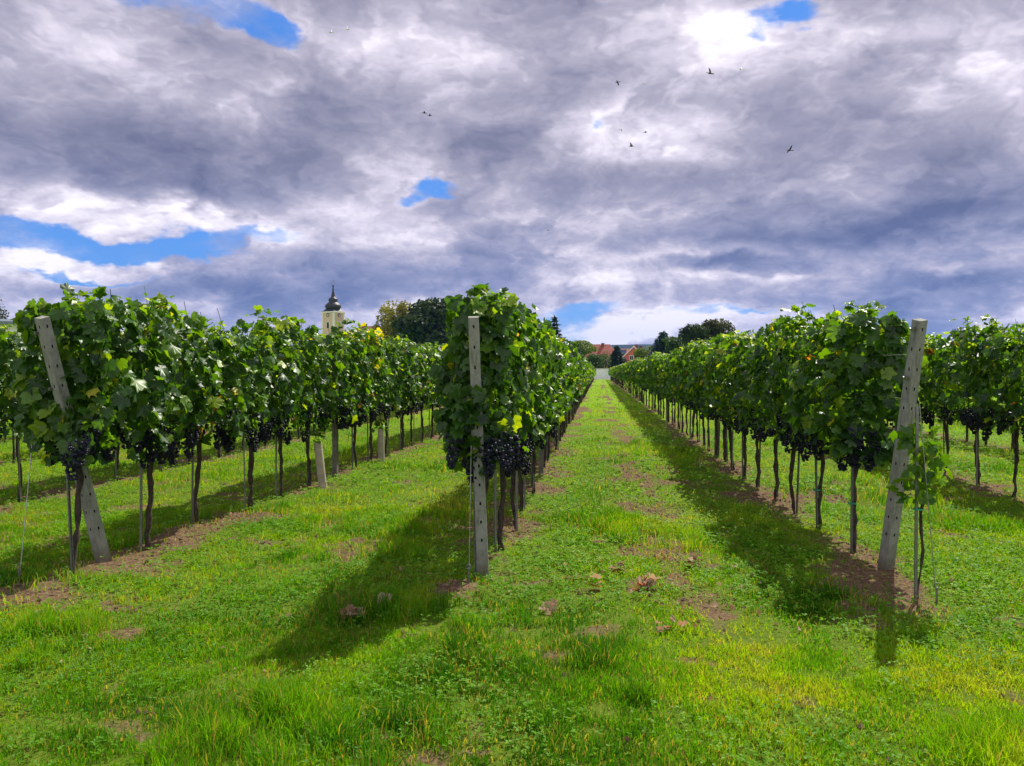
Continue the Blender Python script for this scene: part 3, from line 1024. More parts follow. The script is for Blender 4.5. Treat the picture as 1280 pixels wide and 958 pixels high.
def post_mesh(h=1.90, w0=.084, d0=.078, w1=.068, d1=.064, step=.14):
    """tapered concrete vineyard post with a line of recessed wire holes in each face"""
    mb = MB()
    zs = [-.15]
    z = .30
    holes = []
    while z < h - .04:
        zs += [z - .011, z + .011]
        holes.append(len(zs) - 2)
        z += step
    zs.append(h)
    n = len(zs)
    V, Fq = [], []

    def ring(z):
        t = (z + .15) / (h + .15)
        return (w0 + (w1 - w0) * t) / 2, (d0 + (d1 - d0) * t) / 2
    cols = (-1, -.16, .16, 1)
    faces_dir = (('x', -1), ('y', 1), ('x', 1), ('y', -1))
    for ax, sg in faces_dir:
        base = len(V)
        for z in zs:
            a, b_ = ring(z)
            for c in cols:
                V.append((c * a * -sg, sg * b_, z) if ax == 'x' else (sg * a, c * b_ * sg, z))
        for i_ in range(n - 1):
            for c in range(3):
                q = (base + i_ * 4 + c, base + i_ * 4 + c + 1, base + (i_ + 1) * 4 + c + 1, base + (i_ + 1) * 4 + c)
                if c == 1 and i_ in holes:
                    cen = []
                    for u in q:
                        vx = np.array(V[u])
                        ins = np.array([0, -sg * .022, 0]) if ax == 'x' else np.array([-sg * .022, 0, 0])
                        cen.append(len(V) + len(cen))
                        V_add = vx + ins
                        Fq.append(('v', tuple(V_add)))
                    Fq.append(('hole', q))
                else:
                    Fq.append(('f', q))
    # second pass so that the recess vertices get their final index
    faces, hfaces = [], []
    pend = []
    for kind, d in Fq:
        if kind == 'v':
            pend.append(len(V))
            V.append(d)
        elif kind == 'hole':
            a, b_, c, e = d
            p = pend
            for u, w_, pu, pw in ((a, b_, p[0], p[1]), (b_, c, p[1], p[2]), (c, e, p[2], p[3]), (e, a, p[3], p[0])):
                hfaces.append((u, w_, pw, pu))
            hfaces.append(tuple(p))
            pend = []
        else:
            faces.append(d)
    mb.polys(V, faces, 0)
    mb.f += [np.array(hfaces)]
    mb.mi += [np.full(len(hfaces), 1)]
    mb.smooth += [np.full(len(hfaces), False)]
    a, b_ = ring(h)
    mb.polys([(-a, -b_, h), (a, -b_, h), (a, b_, h), (-a, b_, h)], [(0, 1, 2, 3)], 0)
    return mb


PM = post_mesh().mesh('post_shaft', [M_CONC, M_HOLE])
CLIP = MB().box((0, 0, 0), (.03, .02, .014)).box((0, -.012, 0), (.012, .014, .022)).mesh('wire_clip', M_STEEL)
POSTC = simple('weathered_post_wood', (.15, .14, .11), 0.9, 0, 0.35, 12, 0.6, 60)


def post(px, py, lean, rz, label, roll=0.0, clips=(), grp='concrete end posts at the row ends'):
    g = G(px, py)
    z = gzf(g.x, g.y)
    t = empty('concrete_post', (g.x, g.y, z), label, 'post', grp)
    t.rotation_euler = (R(lean), R(roll), 0)
    s = link_mesh('post_shaft', PM, t)
    s.rotation_euler = (0, 0, R(rz))
    for h in clips:
        c = link_mesh('wire_clip', CLIP, t, (-.05, -.02, h))
    return t


post(604, 722, 13, 8, 'upright looking grey concrete post standing at the front of the middle row', 0, (1.7, 1.35))
post(1107, 716, 17.5, 24, 'pale concrete post leaning right at the front of the row right of the lane', 0, (1.84, 1.5, 1.1))
post(130, 713, 19, -20, 'concrete post leaning into the leaves at the front of the far left row', 0, (1.8, 1.4))
# straight posts inside the rows
IP = [('L', 426, 597, 'dark straight post inside the far left row, between its trunks'),
      ('R', 905, 570, 'grey straight post among the trunks right of the lane, the one nearer the camera'),
      ('R', 827, 526, 'grey straight post farther down among the trunks right of the lane'),
      ('C', 676, 596, 'grey straight post among the trunks of the middle row')]
PW = post_mesh(1.88, .07, .07, .065, .065).mesh('post_shaft', [POSTC, M_HOLE])
for row, px_, py_, lb in IP:
    g = G(px_, py_)
    t = empty('trellis_post', (ROWS[row] + .02, g.y, gzf(ROWS[row], g.y)), lb, 'post', 'straight posts inside the rows')
    link_mesh('post_shaft', PW, t)

for row, z, lb in (('C', .97, 'fruit wire'), ('C', 1.55, 'upper wire'), ('R', .97, 'fruit wire'), ('R', 1.32, 'middle wire'), ('R', 1.62, 'upper wire'),
                   ('L', .97, 'fruit wire'), ('L', 1.55, 'upper wire'), ('K', .97, 'fruit wire'), ('Q', .97, 'fruit wire'), ('Q', 1.6, 'upper wire')):
    y0 = {'C': 5.44, 'R': 5.86, 'L': 5.32}.get(row, Y0[row]) - z * .27
    pts = [(ROWS[row] + .01, y, z + (.012 * math.sin(y) if z > 1 else 0)) for y in np.linspace(y0, 60, 60)]
    tag(MB().tube(pts, .0016, 5).build('trellis_wire', M_WIRE), f'{lb} running through the leaves of the {ROWN[row][0]}', 'wire', 'trellis wires')


def guy(a, b, lb):
    a, b = Vector(a), Vector(b)
    t = empty('guy_wire', b, lb, 'wire', 'guy wires anchoring the end posts')
    pts = [(a - b) * (1 - u) for u in np.linspace(0, 1, 9)]
    MB().tube(pts, .003, 6).build('cable', M_WIRE, t)
    MB().tube([(0, 0, .10), (0, .0, .02), (0, 0, -.15)], .006, 6).build('anchor_rod', M_STEEL, t)
    c = [(.016 * math.cos(q), 0, .115 + .016 * math.sin(q)) for q in np.linspace(0, 6.28, 13)]
    MB().tube(c, .003, 5, cap=False).build('eyelet', M_STEEL, t)


def gp(px, py):
    g = G(px, py)
    return (g.x, g.y, gzf(g.x, g.y))


guy(P(1149, 500, 5.05), gp(1171, 757), 'thin guy wire from the right leaning post down to the grass')
guy(P(591, 445, 5.2), gp(586, 738), 'thin guy wire dropping in front of the middle post to bare soil')
guy(P(50, 450, 5.05), gp(24, 738), 'thin guy wire at far left running down to the grass')

# young vine at the right post
g = G(1148, 752)
zz = gzf(g.x, g.y)
t = empty('young_grapevine', (g.x, g.y, zz), 'small young vine with fresh light leaves in front of the right leaning post', 'grapevine')
trunk_mesh(901, arms=False, young=True).build('trunk', M_BARK, t)
r = np.random.default_rng(77)
n = 75
u = r.random(n)
pos = np.stack([r.normal(0, .075, n), r.normal(0, .075, n), .62 + .50 * u], 1)
aa = r.uniform(0, 6.28, n)
o = np.stack([np.cos(aa), np.sin(aa), np.zeros(n)], 1)
pos += o * .05
ym = MB()
leaves(ym, pos, o * .7 + np.array([0, 0, .5]) + r.normal(0, .4, (n, 3)), np.array([0, 0, -.8]) + o * .6 + r.normal(0, .4, (n, 3)), r.uniform(.04, .075, n), np.clip(r.normal(.66, .14, n), 0, .88), r=r)
ym.build('foliage', M_VINE, t)
o = link_mesh('vine_stake', STAKE, None, (g.x - .025, g.y - .02, zz))
o.scale = (1, 1, .95)
tag(o, 'thin metal stake holding the small young vine before the right leaning post', 'stake', 'stakes along the row right of the grass lane')
link_mesh('tie', TIE, o, (.012, 0, .62))


# grow tubes round replacement vines in the far left row
def grow_tube(px0, py0, px1, py1, label):
    g = G(px0, py0)
    h = P(px1, py1, g.y)
    z = gzf(g.x, g.y)
    t = empty('grow_tube', (g.x, g.y, z), label, 'grow tube', 'grow tubes in the far left row')
    a, b = Vector((0, 0, -.03)), Vector((h.x - g.x, 0, h.z - z))
    prof_o, n_ = .052, 16
    mb = MB()
    mb.tube([a, (a + b) / 2, b], prof_o, n_, cap=False)
    mb.tube([b, (a + b) / 2, a], prof_o - .004, n_, cap=False)
    mb.build('tube_wall', M_TUBE, t)
    rr = np.random.default_rng(int(px0))
    m = 26
    ps = np.array(b)[None] + np.stack([rr.normal(0, .06, m), rr.normal(0, .05, m), rr.uniform(-.02, .16, m)], 1)
    fm = MB()
    leaves(fm, ps, np.array([0, 0, .8]) + rr.normal(0, .5, (m, 3)), rr.normal(0, 1, (m, 3)), rr.uniform(.03, .055, m), np.clip(rr.normal(.6, .15, m), 0, .88), r=rr)
    fm.tube([b - Vector((0, 0, .1)), b + Vector((.01, 0, .12))], .004, 5)
    fm.build('sprig', M_VINE, t)


grow_tube(404, 610, 397, 553, 'pale grow tube with a tilted lean at a trunk gap of the far left row')
grow_tube(477, 577, 476, 536, 'tan grow tube with a leafy sprig on top, farther along the far left row')


# dry leaf heaps on the grass
def dry_heap(px, py, n, spread, label, tone=0.55, size=.05):
    n, size, spread = int(n * 1.8), size * .85, spread * .5
    g = G(px, py)
    rr = np.random.default_rng(int(px * 7 + py))
    t = gp(px, py)
    pos = np.stack([rr.normal(0, spread, n), rr.normal(0, spread, n), .02 + abs(rr.normal(0, .028, n))], 1)
    mb = MB()
    leaves(mb, pos, np.array([0, 0, .8]) + rr.normal(0, .5, (n, 3)), rr.normal(0, 1, (n, 3)), rr.uniform(.7, 1.25, n) * size, np.clip(rr.normal(tone, .15, n), 0, 1), r=rr)
    tag(mb.build('dry_leaf_heap', M_DRY, None, t), label, 'dry leaves', 'heaps of dry leaves on the grass')


dry_heap(440, 776, 9, .06, 'heap of curled brown leaves in the shadow left of the middle post', .55, .07)
dry_heap(481, 761, 2, .02, 'single curled tan leaf in the shadow, right of the brown leaf heap', .75, .07)
dry_heap(805, 735, 9, .07, 'larger pale heap of dry leaves in the middle of the grass lane', .85, .06)
dry_heap(775, 714, 4, .05, 'small dry leaf heap behind the larger pale heap in the lane', .6, .06)
dry_heap(862, 708, 8, .10, 'scattered dry brown leaves on the lane near the right shadow', .6, .05)
dry_heap(747, 738, 2, .02, 'rusty orange dead leaf on the grass left of the pale heap', 1.0, .06)
dry_heap(683, 765, 4, .05, 'few dead leaves below the middle post in worn grass', .6, .045)
dry_heap(60, 778, 5, .06, 'dead leaves on worn grass in front of the far left row', .6, .05)
dry_heap(838, 790, 5, .09, 'thin scatter of dead leaves on the lane, in front of the pale heap', .75, .04)


# ------------------------------------------------------------------ village behind the vineyard
def tree_bits(mb, rr, lobes, n, size, gap=0.25):
    """leaf tufts through the crown's lobes, with gaps"""
    vol = np.array([a[3] * a[4] * a[5] for a in lobes]) ** (2 / 3)
    pick = rr.choice(len(lobes), n, p=vol / vol.sum())
    L_ = np.array(lobes, float)[pick]
    d = unit(rr.normal(0, 1, (n, 3)))
    rad = 0.45 + 0.6 * rr.random(n) ** 0.5
    pos = L_[:, :3] + d * L_[:, 3:6] * rad[:, None]
    s = L_[:, 3].mean()
    g = vnoise(pos[:, 0] / s * 2.2 + 9, pos[:, 2] / s * 2.2 + pos[:, 1] / s * 1.3, 3)
    ok = (g > gap)
    pos, d, g = pos[ok], d[ok], g[ok]
    n = len(pos)
    nrm = d * .6 + np.array([0, 0, .4]) + rr.normal(0, .6, (n, 3))
    sh = np.array([(0, -.6), (-.55, 0), (0, .8), (.55, 0)])
    leaves(mb, pos, nrm, rr.normal(0, 1, (n, 3)), size * rr.uniform(.6, 1.3, n), np.clip(.25 + .5 * g + rr.normal(0, .15, n), 0, 1), sh, np.array([(0, 1, 2), (0, 2, 3)]), rr, False)


def tmat(name, a, b_, c, tr=0.25):
    return leafy(name, [(0.0, a), (0.5, b_), (1.0, c)], tr, (1.7, 1.6, .6), 0.6, 0.25)


T_DARK = tmat('oak_leaf', (.016, .034, .012), (.028, .055, .016), (.05, .08, .02))
T_MID = tmat('broad_leaf', (.025, .065, .014), (.045, .105, .018), (.085, .16, .025))
T_LIGHT = tmat('light_leaf', (.06, .11, .018), (.11, .17, .022), (.19, .24, .035), .35)
T_WILLOW = tmat('yellowing_leaf', (.10, .115, .020), (.18, .185, .028), (.31, .29, .045), .4)
T_SPRUCE = tmat('spruce_needle', (.016, .038, .026), (.026, .058, .042), (.045, .085, .065), .1)
T_BLUE = tmat('blue_spruce_needle', (.022, .05, .048), (.038, .08, .078), (.065, .12, .115), .1)
T_BROWN = tmat('brownish_leaf', (.03, .038, .014), (.05, .06, .02), (.10, .09, .03))


def broad_tree(px, ytop, wpx, Y, m, label, seed, n=2600, aspect=None, group=None, ybot=None, gap=.25, name='broadleaf_tree'):
    tp = P(px, ytop, Y)
    k = (ray(px, ytop) * (Y / ray(px, ytop).y)).length / F
    rr = np.random.default_rng(seed)
    w = wpx * k / 2
    zb = P(px, ybot, Y).z if ybot else max(.8, tp.z - w * (aspect or 2.0))
    t = empty(name, (tp.x, Y, 0), label, 'tree' if name != 'garden_bush' else 'bush', group)
    hc = tp.z - zb
    lobes = [(0, 0, zb + hc * .55, w * .72, w * .72, hc * .42)]
    for q in range(9):
        a = q * 2.4 + rr.normal(0, .3)
        e = rr.uniform(.12, .9)
        f_ = w * (.62 if e < .6 else .48)
        lobes.append((math.cos(a) * f_, math.sin(a) * f_, zb + hc * e * .93, w * rr.uniform(.28, .46), w * rr.uniform(.28, .46), hc * rr.uniform(.14, .22)))
    mb = MB()
    tree_bits(mb, rr, lobes, n, max(.10, w * .085), gap)
    mb.build('crown', m, t)
    tm = MB()
    tm.tube([(0, 0, -.3), (.05 * w, 0, zb * .6 + .3), (0, .04 * w, zb + hc * .45), (.03 * w, 0, zb + hc * .8)], [w * .10 + .05, w * .08 + .03, w * .05 + .02, .02], 8)
    for lb in lobes[1:7]:
        tm.tube([(.02 * w, .0, zb + hc * .12), (lb[0] * .5, lb[1] * .5, zb * .4 + lb[2] * .6), lb[:3]], [w * .045 + .02, w * .03 + .015, .015], 6)
    tm.build('trunk', M_TREEBARK, t)
    return t


def conifer(px, ytop, wpx, Y, m, label, seed, ybase=None, n_wh=26, group=None, thin=1.0):
    tp = P(px, ytop, Y)
    k = (ray(px, ytop) * (Y / ray(px, ytop).y)).length / F
    w = wpx * k / 2
    rr = np.random.default_rng(seed)
    t = empty('conifer', (tp.x, Y, 0), label, 'tree', group)
    H = tp.z
    mb, tm = MB(), MB()
    tm.tube([(0, 0, -.3), (0, 0, H * .5), (0, 0, H * .97)], [H * .022 + .05, H * .013 + .02, .015], 8)
    P_, N_, T_, S_ = [], [], [], []
    for q in range(n_wh):
        u = q / (n_wh - 1)
        z = .4 + (H - .5) * u
        rad = w * (1 - u) ** .85 + .10
        nb = 9 if u < .8 else 6
        for b_ in range(nb):
            a = b_ * 6.283 / nb + q * .7 + rr.normal(0, .18)
            L_ = rad * rr.uniform(.72, 1.12)
            dr = np.array([math.cos(a), math.sin(a), 0])
            for s in np.linspace(.22, 1, max(3, int(7 * (1 - u) + 3))):
                pz = z - .22 * L_ * s + .12 * L_ * s * s
                for j in range(4):
                    P_.append(dr * L_ * s + np.array([rr.normal(0, .05 * w), rr.normal(0, .05 * w), pz + rr.normal(0, .03 * w)]))
                    N_.append(np.array([0, 0, 1]) + rr.normal(0, .5, 3))
                    T_.append(dr + rr.normal(0, .45, 3) - np.array([0, 0, .3]))
                    S_.append(w * .12 * rr.uniform(.7, 1.3) * (1.15 - .5 * s))
    n = len(P_)
    sh = np.array([(0, -.5), (-.32, .1), (0, 1.1), (.32, .1)])
    leaves(mb, np.array(P_), np.array(N_), np.array(T_), np.array(S_) * thin, np.clip(rr.normal(.45, .22, n), 0, 1), sh, np.array([(0, 1, 2), (0, 2, 3)]), rr, False)
    mb.build('crown', m, t)
    tm.build('trunk', M_TREEBARK, t)
    return t


broad_tree(492, 374, 62, 150, T_WILLOW, 'tall yellowish willow standing behind the vines, left of the dark tree', 1, 3600, ybot=440, gap=.30, name='willow_tree')
broad_tree(544, 372, 100, 140, T_DARK, 'big dark oak rising behind the vines, right of the yellowish willow', 2, 9000, ybot=440, gap=.12, name='oak_tree')
conifer(693, 397, 52, 120, T_SPRUCE, 'dark ragged spruce sticking up over the middle row', 3, n_wh=20)
broad_tree(728, 425, 38, 185, T_LIGHT, 'light green round tree left of the long red roof', 4, 2600, ybot=448, gap=.15)
conifer(722, 430, 30, 165, T_BLUE, 'small bluish conifer before the long red roof', 5, n_wh=18)
broad_tree(744, 442, 34, 158, T_MID, 'green leafy garden tree under the red roof, behind the grey wall', 6, 3200, ybot=466, gap=.12)
broad_tree(757, 437, 18, 152, T_MID, 'narrow green tree right of the leafy garden tree, before the cream house', 16, 900, ybot=464)
conifer(771, 434, 46, 156, T_SPRUCE, 'dark broad conifer behind the grey wall, left of the pink house', 7, n_wh=20)
broad_tree(757, 459, 9, 145, T_WILLOW, 'little yellow flowering bush over the grey wall', 8, 350, ybot=468, name='garden_bush')
broad_tree(785, 450, 22, 158, T_MID, 'low green bush under the pink gable', 9, 900, ybot=470, name='garden_bush')
broad_tree(811, 433, 46, 150, T_LIGHT, 'olive green bushy tree right of the pink house', 10, 3200, ybot=462, gap=.12)
conifer(829, 417, 72, 145, T_BLUE, 'blue spruce with pointed top right of the pink house', 11, n_wh=26)
broad_tree(850, 420, 50, 140, T_MID, 'mid green tree between the blue spruce and the dark pines', 12, 3200, ybot=450, gap=.15)
broad_tree(868, 404, 46, 130, T_DARK, 'dark pine left of the rounded brownish tree over the right row', 13, 3600, ybot=438, gap=.25, name='pine_tree')
broad_tree(898, 398, 56, 135, T_BROWN, 'rounded brownish dark tree over the right row, right of the pine', 14, 5200, ybot=440, gap=.15)
broad_tree(-4, 372, 24, 60, T_DARK, 'dark tree at the left edge of the picture behind the vines', 15, 1500, ybot=410)

# grey wall closing the lane
M_WALL = simple('garden_wall_concrete', (.78, .79, .82), 0.85, 0, 0.12, .9, 0.3, 12)
a, b_ = P(640, 470, 140), P(880, 470, 140)
wt = empty('garden_wall', ((a.x + b_.x) / 2, 140, 0), 'low pale grey concrete wall closing the end of the grass lane', 'wall')
Lw, hw = b_.x - a.x, P(757, 461, 140).z
MB().box((0, 0, hw / 2 - .2), (Lw, .2, hw + .3)).build('wall_panel', M_WALL, wt)
MB().box((0, 0, hw + .0), (Lw + .1, .30, .12)).build('coping', simple('coping_concrete', (.42, .42, .43), .85), wt)
for q in range(15):
    MB().box((-Lw / 2 + (q + .5) * Lw / 15, -.13, hw / 2 - .1), (.22, .10, hw + .1)).build('wall_pier', M_WALL, wt)

M_ROOF = simple('red_roof_tile', (.26, .062, .040), 0.8, 0, 0.25, 1.5, 0.5, 8)
M_ROOFD = simple('dark_roof_tile', (.17, .060, .045), 0.8, 0, 0.25, 1.5)
M_ORANGE = simple('orange_roof_tile', (.42, .17, .09), 0.8, 0, 0.25, 1.5)
M_CREAM = simple('cream_render', (.60, .45, .345), 0.85, 0, 0.08, .6)
M_PINK = simple('salmon_render', (.50, .125, .095), 0.85, 0, 0.08, .6)
M_TRIM = simple('white_trim', (.75, .72, .68), 0.7, 0, 0.05)
M_GLASS = simple('dark_window', (.025, .03, .04), 0.15, 0, 0.2)
M_BRICK = simple('chimney_brick', (.20, .06, .045), 0.9, 0, 0.3, 3)


def gable_house(name, c, w, d, he, hr, rz, wallm, roofm, label, chim=(), wins=(), over=.35, hip=0.0, rake=False):
    """w across the gable, d along the ridge (local y), eave and ridge heights"""
    t = empty(name, (c[0], c[1], 0), label, 'house', None, R(rz))
    mb = MB()
    x, y = w / 2, d / 2
    v = [(-x, -y, -.5), (x, -y, -.5), (x, y, -.5), (-x, y, -.5), (-x, -y, he), (x, -y, he), (x, y, he), (-x, y, he), (0, -y + hip, hr - .05), (0, y - hip, hr - .05)]
    mb.polys(v, [(0, 1, 5, 4), (1, 2, 6, 5), (2, 3, 7, 6), (3, 0, 4, 7), (4, 5, 8), (6, 7, 9), (5, 6, 9, 8), (7, 4, 8, 9)])
    mb.build('wall', wallm, t)
    rf = MB()
    sl = (hr - he) / x
    xo, yo = x + over, y + over
    zo = he - over * sl
    th = .18
    v = []
    for dz in (.02, .02 + th):
        v += [(-xo, -yo, zo + dz), (xo, -yo, zo + dz), (xo, yo, zo + dz), (-xo, yo, zo + dz), (0, -yo + hip, hr + dz), (0, yo - hip, hr + dz)]
    f = [(0, 4, 5, 3), (1, 2, 5, 4), (6, 9, 11, 10), (7, 10, 11, 8), (0, 3, 9, 6), (1, 7, 8, 2)]
    if hip:
        f += [(0, 1, 4), (2, 3, 5), (6, 10, 7), (8, 11, 9), (0, 6, 7, 1), (3, 2, 8, 9)]
    else:
        f += [(0, 6, 10, 4), (4, 10, 7, 1), (3, 5, 11, 9), (5, 2, 8, 11)]
    rf.polys(v, f)
    r_ = rf.build('roof', roofm, t)
    for cx, cy, hh, cw in chim:
        zt = hr - abs(cx) * sl
        cm = MB().box((cx, cy, zt + hh / 2 - .3), (cw, cw * .9, hh + .6)).box((cx, cy, zt + hh + .06), (cw + .14, cw + .1, .12))
        cm.build('chimney', M_BRICK, r_)
    if rake:
        for sgn in (-1, 1):
            q = MB()
            p0, p1 = Vector((sgn * xo, -yo - .03, zo + .05)), Vector((0, -yo - .03, hr + .05))
            q.polys([p0, p1, p1 + Vector((0, 0, -.42)), p0 + Vector((0, 0, -.3)), p0 + Vector((0, .05, 0)), p1 + Vector((0, .05, 0)), p1 + Vector((0, .05, -.42)), p0 + Vector((0, .05, -.3))],
                    [(0, 1, 2, 3), (7, 6, 5, 4), (0, 4, 5, 1), (2, 6, 7, 3), (0, 3, 7, 4), (1, 5, 6, 2)])
            q.build('rake_board', M_TRIM, t)
    for wx, wz, ww, wh in wins:
        f_ = MB()
        for dx_, dz_, a_, b2 in ((0, wh / 2 + .06, ww + .24, .12), (0, -wh / 2 - .06, ww + .24, .12), (-ww / 2 - .06, 0, .12, wh), (ww / 2 + .06, 0, .12, wh), (0, 0, .06, wh)):
            f_.box((wx + dx_, -y - .03, wz + dz_), (a_, .08, b2))
        fo = f_.build('window', M_TRIM, t)
        MB().box((wx, -y - .012, wz), (ww, .03, wh)).build('pane', M_GLASS, fo)
    return t


# long red roof
Yh = 230
k = Yh / F
cR = P(742, 450, Yh)
gable_house('red_roofed_house', (cR.x + 1.2, Yh), 8.0, 11.0, P(742, 445, Yh).z, P(742, 431.5, Yh).z, 84, M_CREAM, M_ROOF, 'cream house with a long red tiled roof behind the garden trees', chim=((-.6, -1.6, .9, .9),), hip=2.2)
# salmon gable
Yb = 240
ap = P(793, 432, Yb)
el = P(779, 446, Yb)
hw_ = abs(ap.x - el.x)
gable_house('salmon_house', (ap.x + .3, Yb + 4.5), hw_ * 2, 9.0, P(779, 446.5, Yb).z, P(793, 432.5, Yb).z, -6, M_PINK, M_ROOFD, 'salmon pink house with a steep gable, white edge trim and small window',
            chim=((.7, -2.2, 1.1, .8), (1.9, -1.0, 1.9, .9)), wins=((-.75, P(789, 447.5, Yb).z, 1.05, 1.3),), rake=True)
Yc = 275
cc = P(776, 440, Yc)
ho = gable_house('orange_roofed_house', (cc.x, Yc), 6.5, 7.0, P(776, 446, Yc).z, P(776, 437, Yc).z, 65, M_CREAM, M_ORANGE, 'small house with a pale orange roof between conifer and salmon house')
for rz_ in (0,):
    hr, he = P(776, 437, Yc).z, P(776, 446, Yc).z
    pm = MB()
    n_ = 3.25
    sl = (hr - he) / n_
    pts = [(.5, -2.6), (2.8, -2.6), (2.8, .6), (.5, .6)]
    v = [(-a_, b2, hr - a_ * sl + dz) for dz in (.24, .32) for a_, b2 in pts]
    pm.polys(v, [(0, 1, 2, 3), (7, 6, 5, 4), (0, 4, 5, 1), (1, 5, 6, 2), (2, 6, 7, 3), (3, 7, 4, 0)])
    pm.build('solar_panel', simple('solar_glass', (.03, .05, .10), .25), [c for c in ho.children if c.name.startswith('roof')][0])

# church
Yt = 230
ct = P(416.5, 400, Yt)
kk = (ray(416.5, 400) * (Yt / ray(416.5, 400).y)).dot(ray(640, 479)) / F     # metres per photo pixel at the tower


def tz(py):
    return P(416.5, py, Yt).z


ch = empty('church_tower', (ct.x, Yt, 0), 'cream church tower with a dark onion dome rising over the vines', 'church')
rzT = R(45 + math.degrees(math.atan2(-ct.x, Yt)) + 3)
wd = 26.5 * kk / math.sqrt(2)
M_DOME = simple('dark_slate_dome', (.030, .026, .034), 0.5, 0.0, 0.3, 2)
zt = tz(391)
MB().box((0, 0, zt / 2 - .3), (wd, wd, zt + .6), rzT).build('wall', M_CREAM, ch)
pl = 0.45
for sx in (-1, 1):
    for sy in (-1, 1):
        ca, sa = math.cos(rzT), math.sin(rzT)
        lx, ly = sx * (wd / 2 - .12), sy * (wd / 2 - .12)
        MB().box((lx * ca - ly * sa, lx * sa + ly * ca, zt / 2 - .3), (.5, .5, zt + .3), rzT).build('pilaster', M_TRIM, ch)
MB().box((0, 0, zt + .02), (wd + .6, wd + .6, .35), rzT).build('cornice', M_TRIM, ch)
# flared skirt roof then the onion
h0 = zt + .20
dm = MB()
c45 = math.sqrt(2)
sk = []
for f_, dz in ((1.12, 0), (.88, .35), (.66, 1.0)):
    for q in range(4):
        a = rzT + math.pi / 4 + q * math.pi / 2
        sk.append((math.cos(a) * wd / 2 * c45 * f_, math.sin(a) * wd / 2 * c45 * f_, h0 + dz))
dm.polys(sk, [(r_ * 4 + q, r_ * 4 + (q + 1) % 4, r_ * 4 + 4 + (q + 1) % 4, r_ * 4 + 4 + q) for r_ in range(2) for q in range(4)] + [(8, 9, 10, 11)])
prof = [(392 - 2.2, 6.6), (389, 6.8), (387.3, 7.2), (386, 8.6), (384.8, 9.7), (383.2, 10.1), (381.6, 9.6), (380, 8.0), (378.8, 6.2), (377.9, 5.2), (377.2, 5.2), (376.2, 5.6), (375, 5.8), (373.9, 5.5), (372.9, 4.4), (372.2, 3.0), (370, 2.4), (367, 1.8), (364.8, 1.3)]
dm.lathe([(r_ * kk, tz(y_)) for y_, r_ in prof], n=20)
dome = dm.build('dome', M_DOME, ch)
sm = MB()
sp_ = [(364.9, 1.2), (363.5, .8), (362.6, 1.1), (361.8, 1.3), (361, .9), (360.2, .6), (359.2, .9), (358, 1.15), (356.8, .9), (356.2, .3), (356, .05)]
sm.lathe([(r_ * kk, tz(y_)) for y_, r_ in sp_], n=12)
sm.build('finial', M_DOME, dome)
cz = tz(356.1)
crs = MB().tube([(0, 0, cz - .1), (0, 0, cz + 1.45)], .05, 6)
crs.box((0, 0, cz + .95), (.75, .09, .09), R(YAW + 14)).box((0, 0, cz + .6), (.45, .08, .08), R(YAW + 14))
crs.build('cross', simple('gilded_cross', (.35, .22, .09), .4, .6), dome)
for face in (0, 1):
    a = rzT - math.pi / 2 - face * math.pi / 2 if False else None
for q in range(4):
    a = rzT + q * math.pi / 2
    nx_, ny_ = math.cos(a), math.sin(a)
    if ny_ > 0:
        continue
    for zc_, hh, ww in ((tz(407.5), 7.5 * kk, 3.4 * kk),):
        cx_, cy_ = nx_ * (wd / 2 + .02), ny_ * (wd / 2 + .02)
        wf = MB().box((cx_, cy_, zc_), (.10, ww + .3, hh + .3), a).build('window', M_TRIM, ch)
        MB().box((nx_ * (wd / 2 + .06), ny_ * (wd / 2 + .06), zc_), (.08, ww, hh), a).build('louvre', simple('brown_louvre', (.035, .022, .02), .8), wf)
    M = Matrix.Translation((nx_ * (wd / 2 + .05), ny_ * (wd / 2 + .05), tz(394.8))) @ Matrix.Rotation(a, 4, 'Z') @ Matrix.Rotation(math.pi / 2, 4, 'Y')
    cl = MB()
    R_ = 1.75 * kk
    disc = [(R_ * math.cos(t_), R_ * math.sin(t_), z_) for z_ in (0, .08) for t_ in np.linspace(0, 6.283, 24, endpoint=False)]
    disc = [tuple(M @ Vector(d_)) for d_ in disc]
    cl.polys(disc, [tuple(range(24, 48))] + [(i_, (i_ + 1) % 24, 24 + (i_ + 1) % 24, 24 + i_) for i_ in range(24)])
    ck = cl.build('clock_face', simple('clock_white', (.68, .64, .55), .6), ch)
    ring_ = [tuple(M @ Vector((R_ * 1.04 * math.cos(t_), R_ * 1.04 * math.sin(t_), .06))) for t_ in np.linspace(0, 6.283, 25)]
    MB().tube(ring_, .10, 6, cap=False).build('clock_ring', M_GLASS, ck)
    hd = MB().box((-.30, .0, .11), (.75, .10, .04), 0, M=M).box((.0, -.2, .115), (.10, .5, .04), .3, M=M)
    hd.build('clock_hands', M_GLASS, ck)
# nave roof right of the tower
nv = P(463, 420, Yt + 2)
kz = P(463, 411.5, Yt + 2).z
gable_house('church_nave', (nv.x - .5, Yt + 4), 9.0, 11.0, P(463, 417, Yt).z, P(463, 407.5, Yt).z, 80, M_CREAM, M_ROOFD, 'dark red hipped roof right of the church tower, above the vines', chim=((.3, 2.0, .9, .9),), hip=2.5)

# grey metal roofed shed at the left edge
sh_ = P(2, 400, 42)
gable_house('metal_roofed_shed', (sh_.x - 1.5, 45), 6, 9, P(2, 405, 42).z, P(2, 399, 42).z, 90 + 25, M_TRIM, simple('blue_grey_sheet', (.16, .20, .23), .5, .3), 'shed with a blue grey sheet roof at the left edge behind the vines')


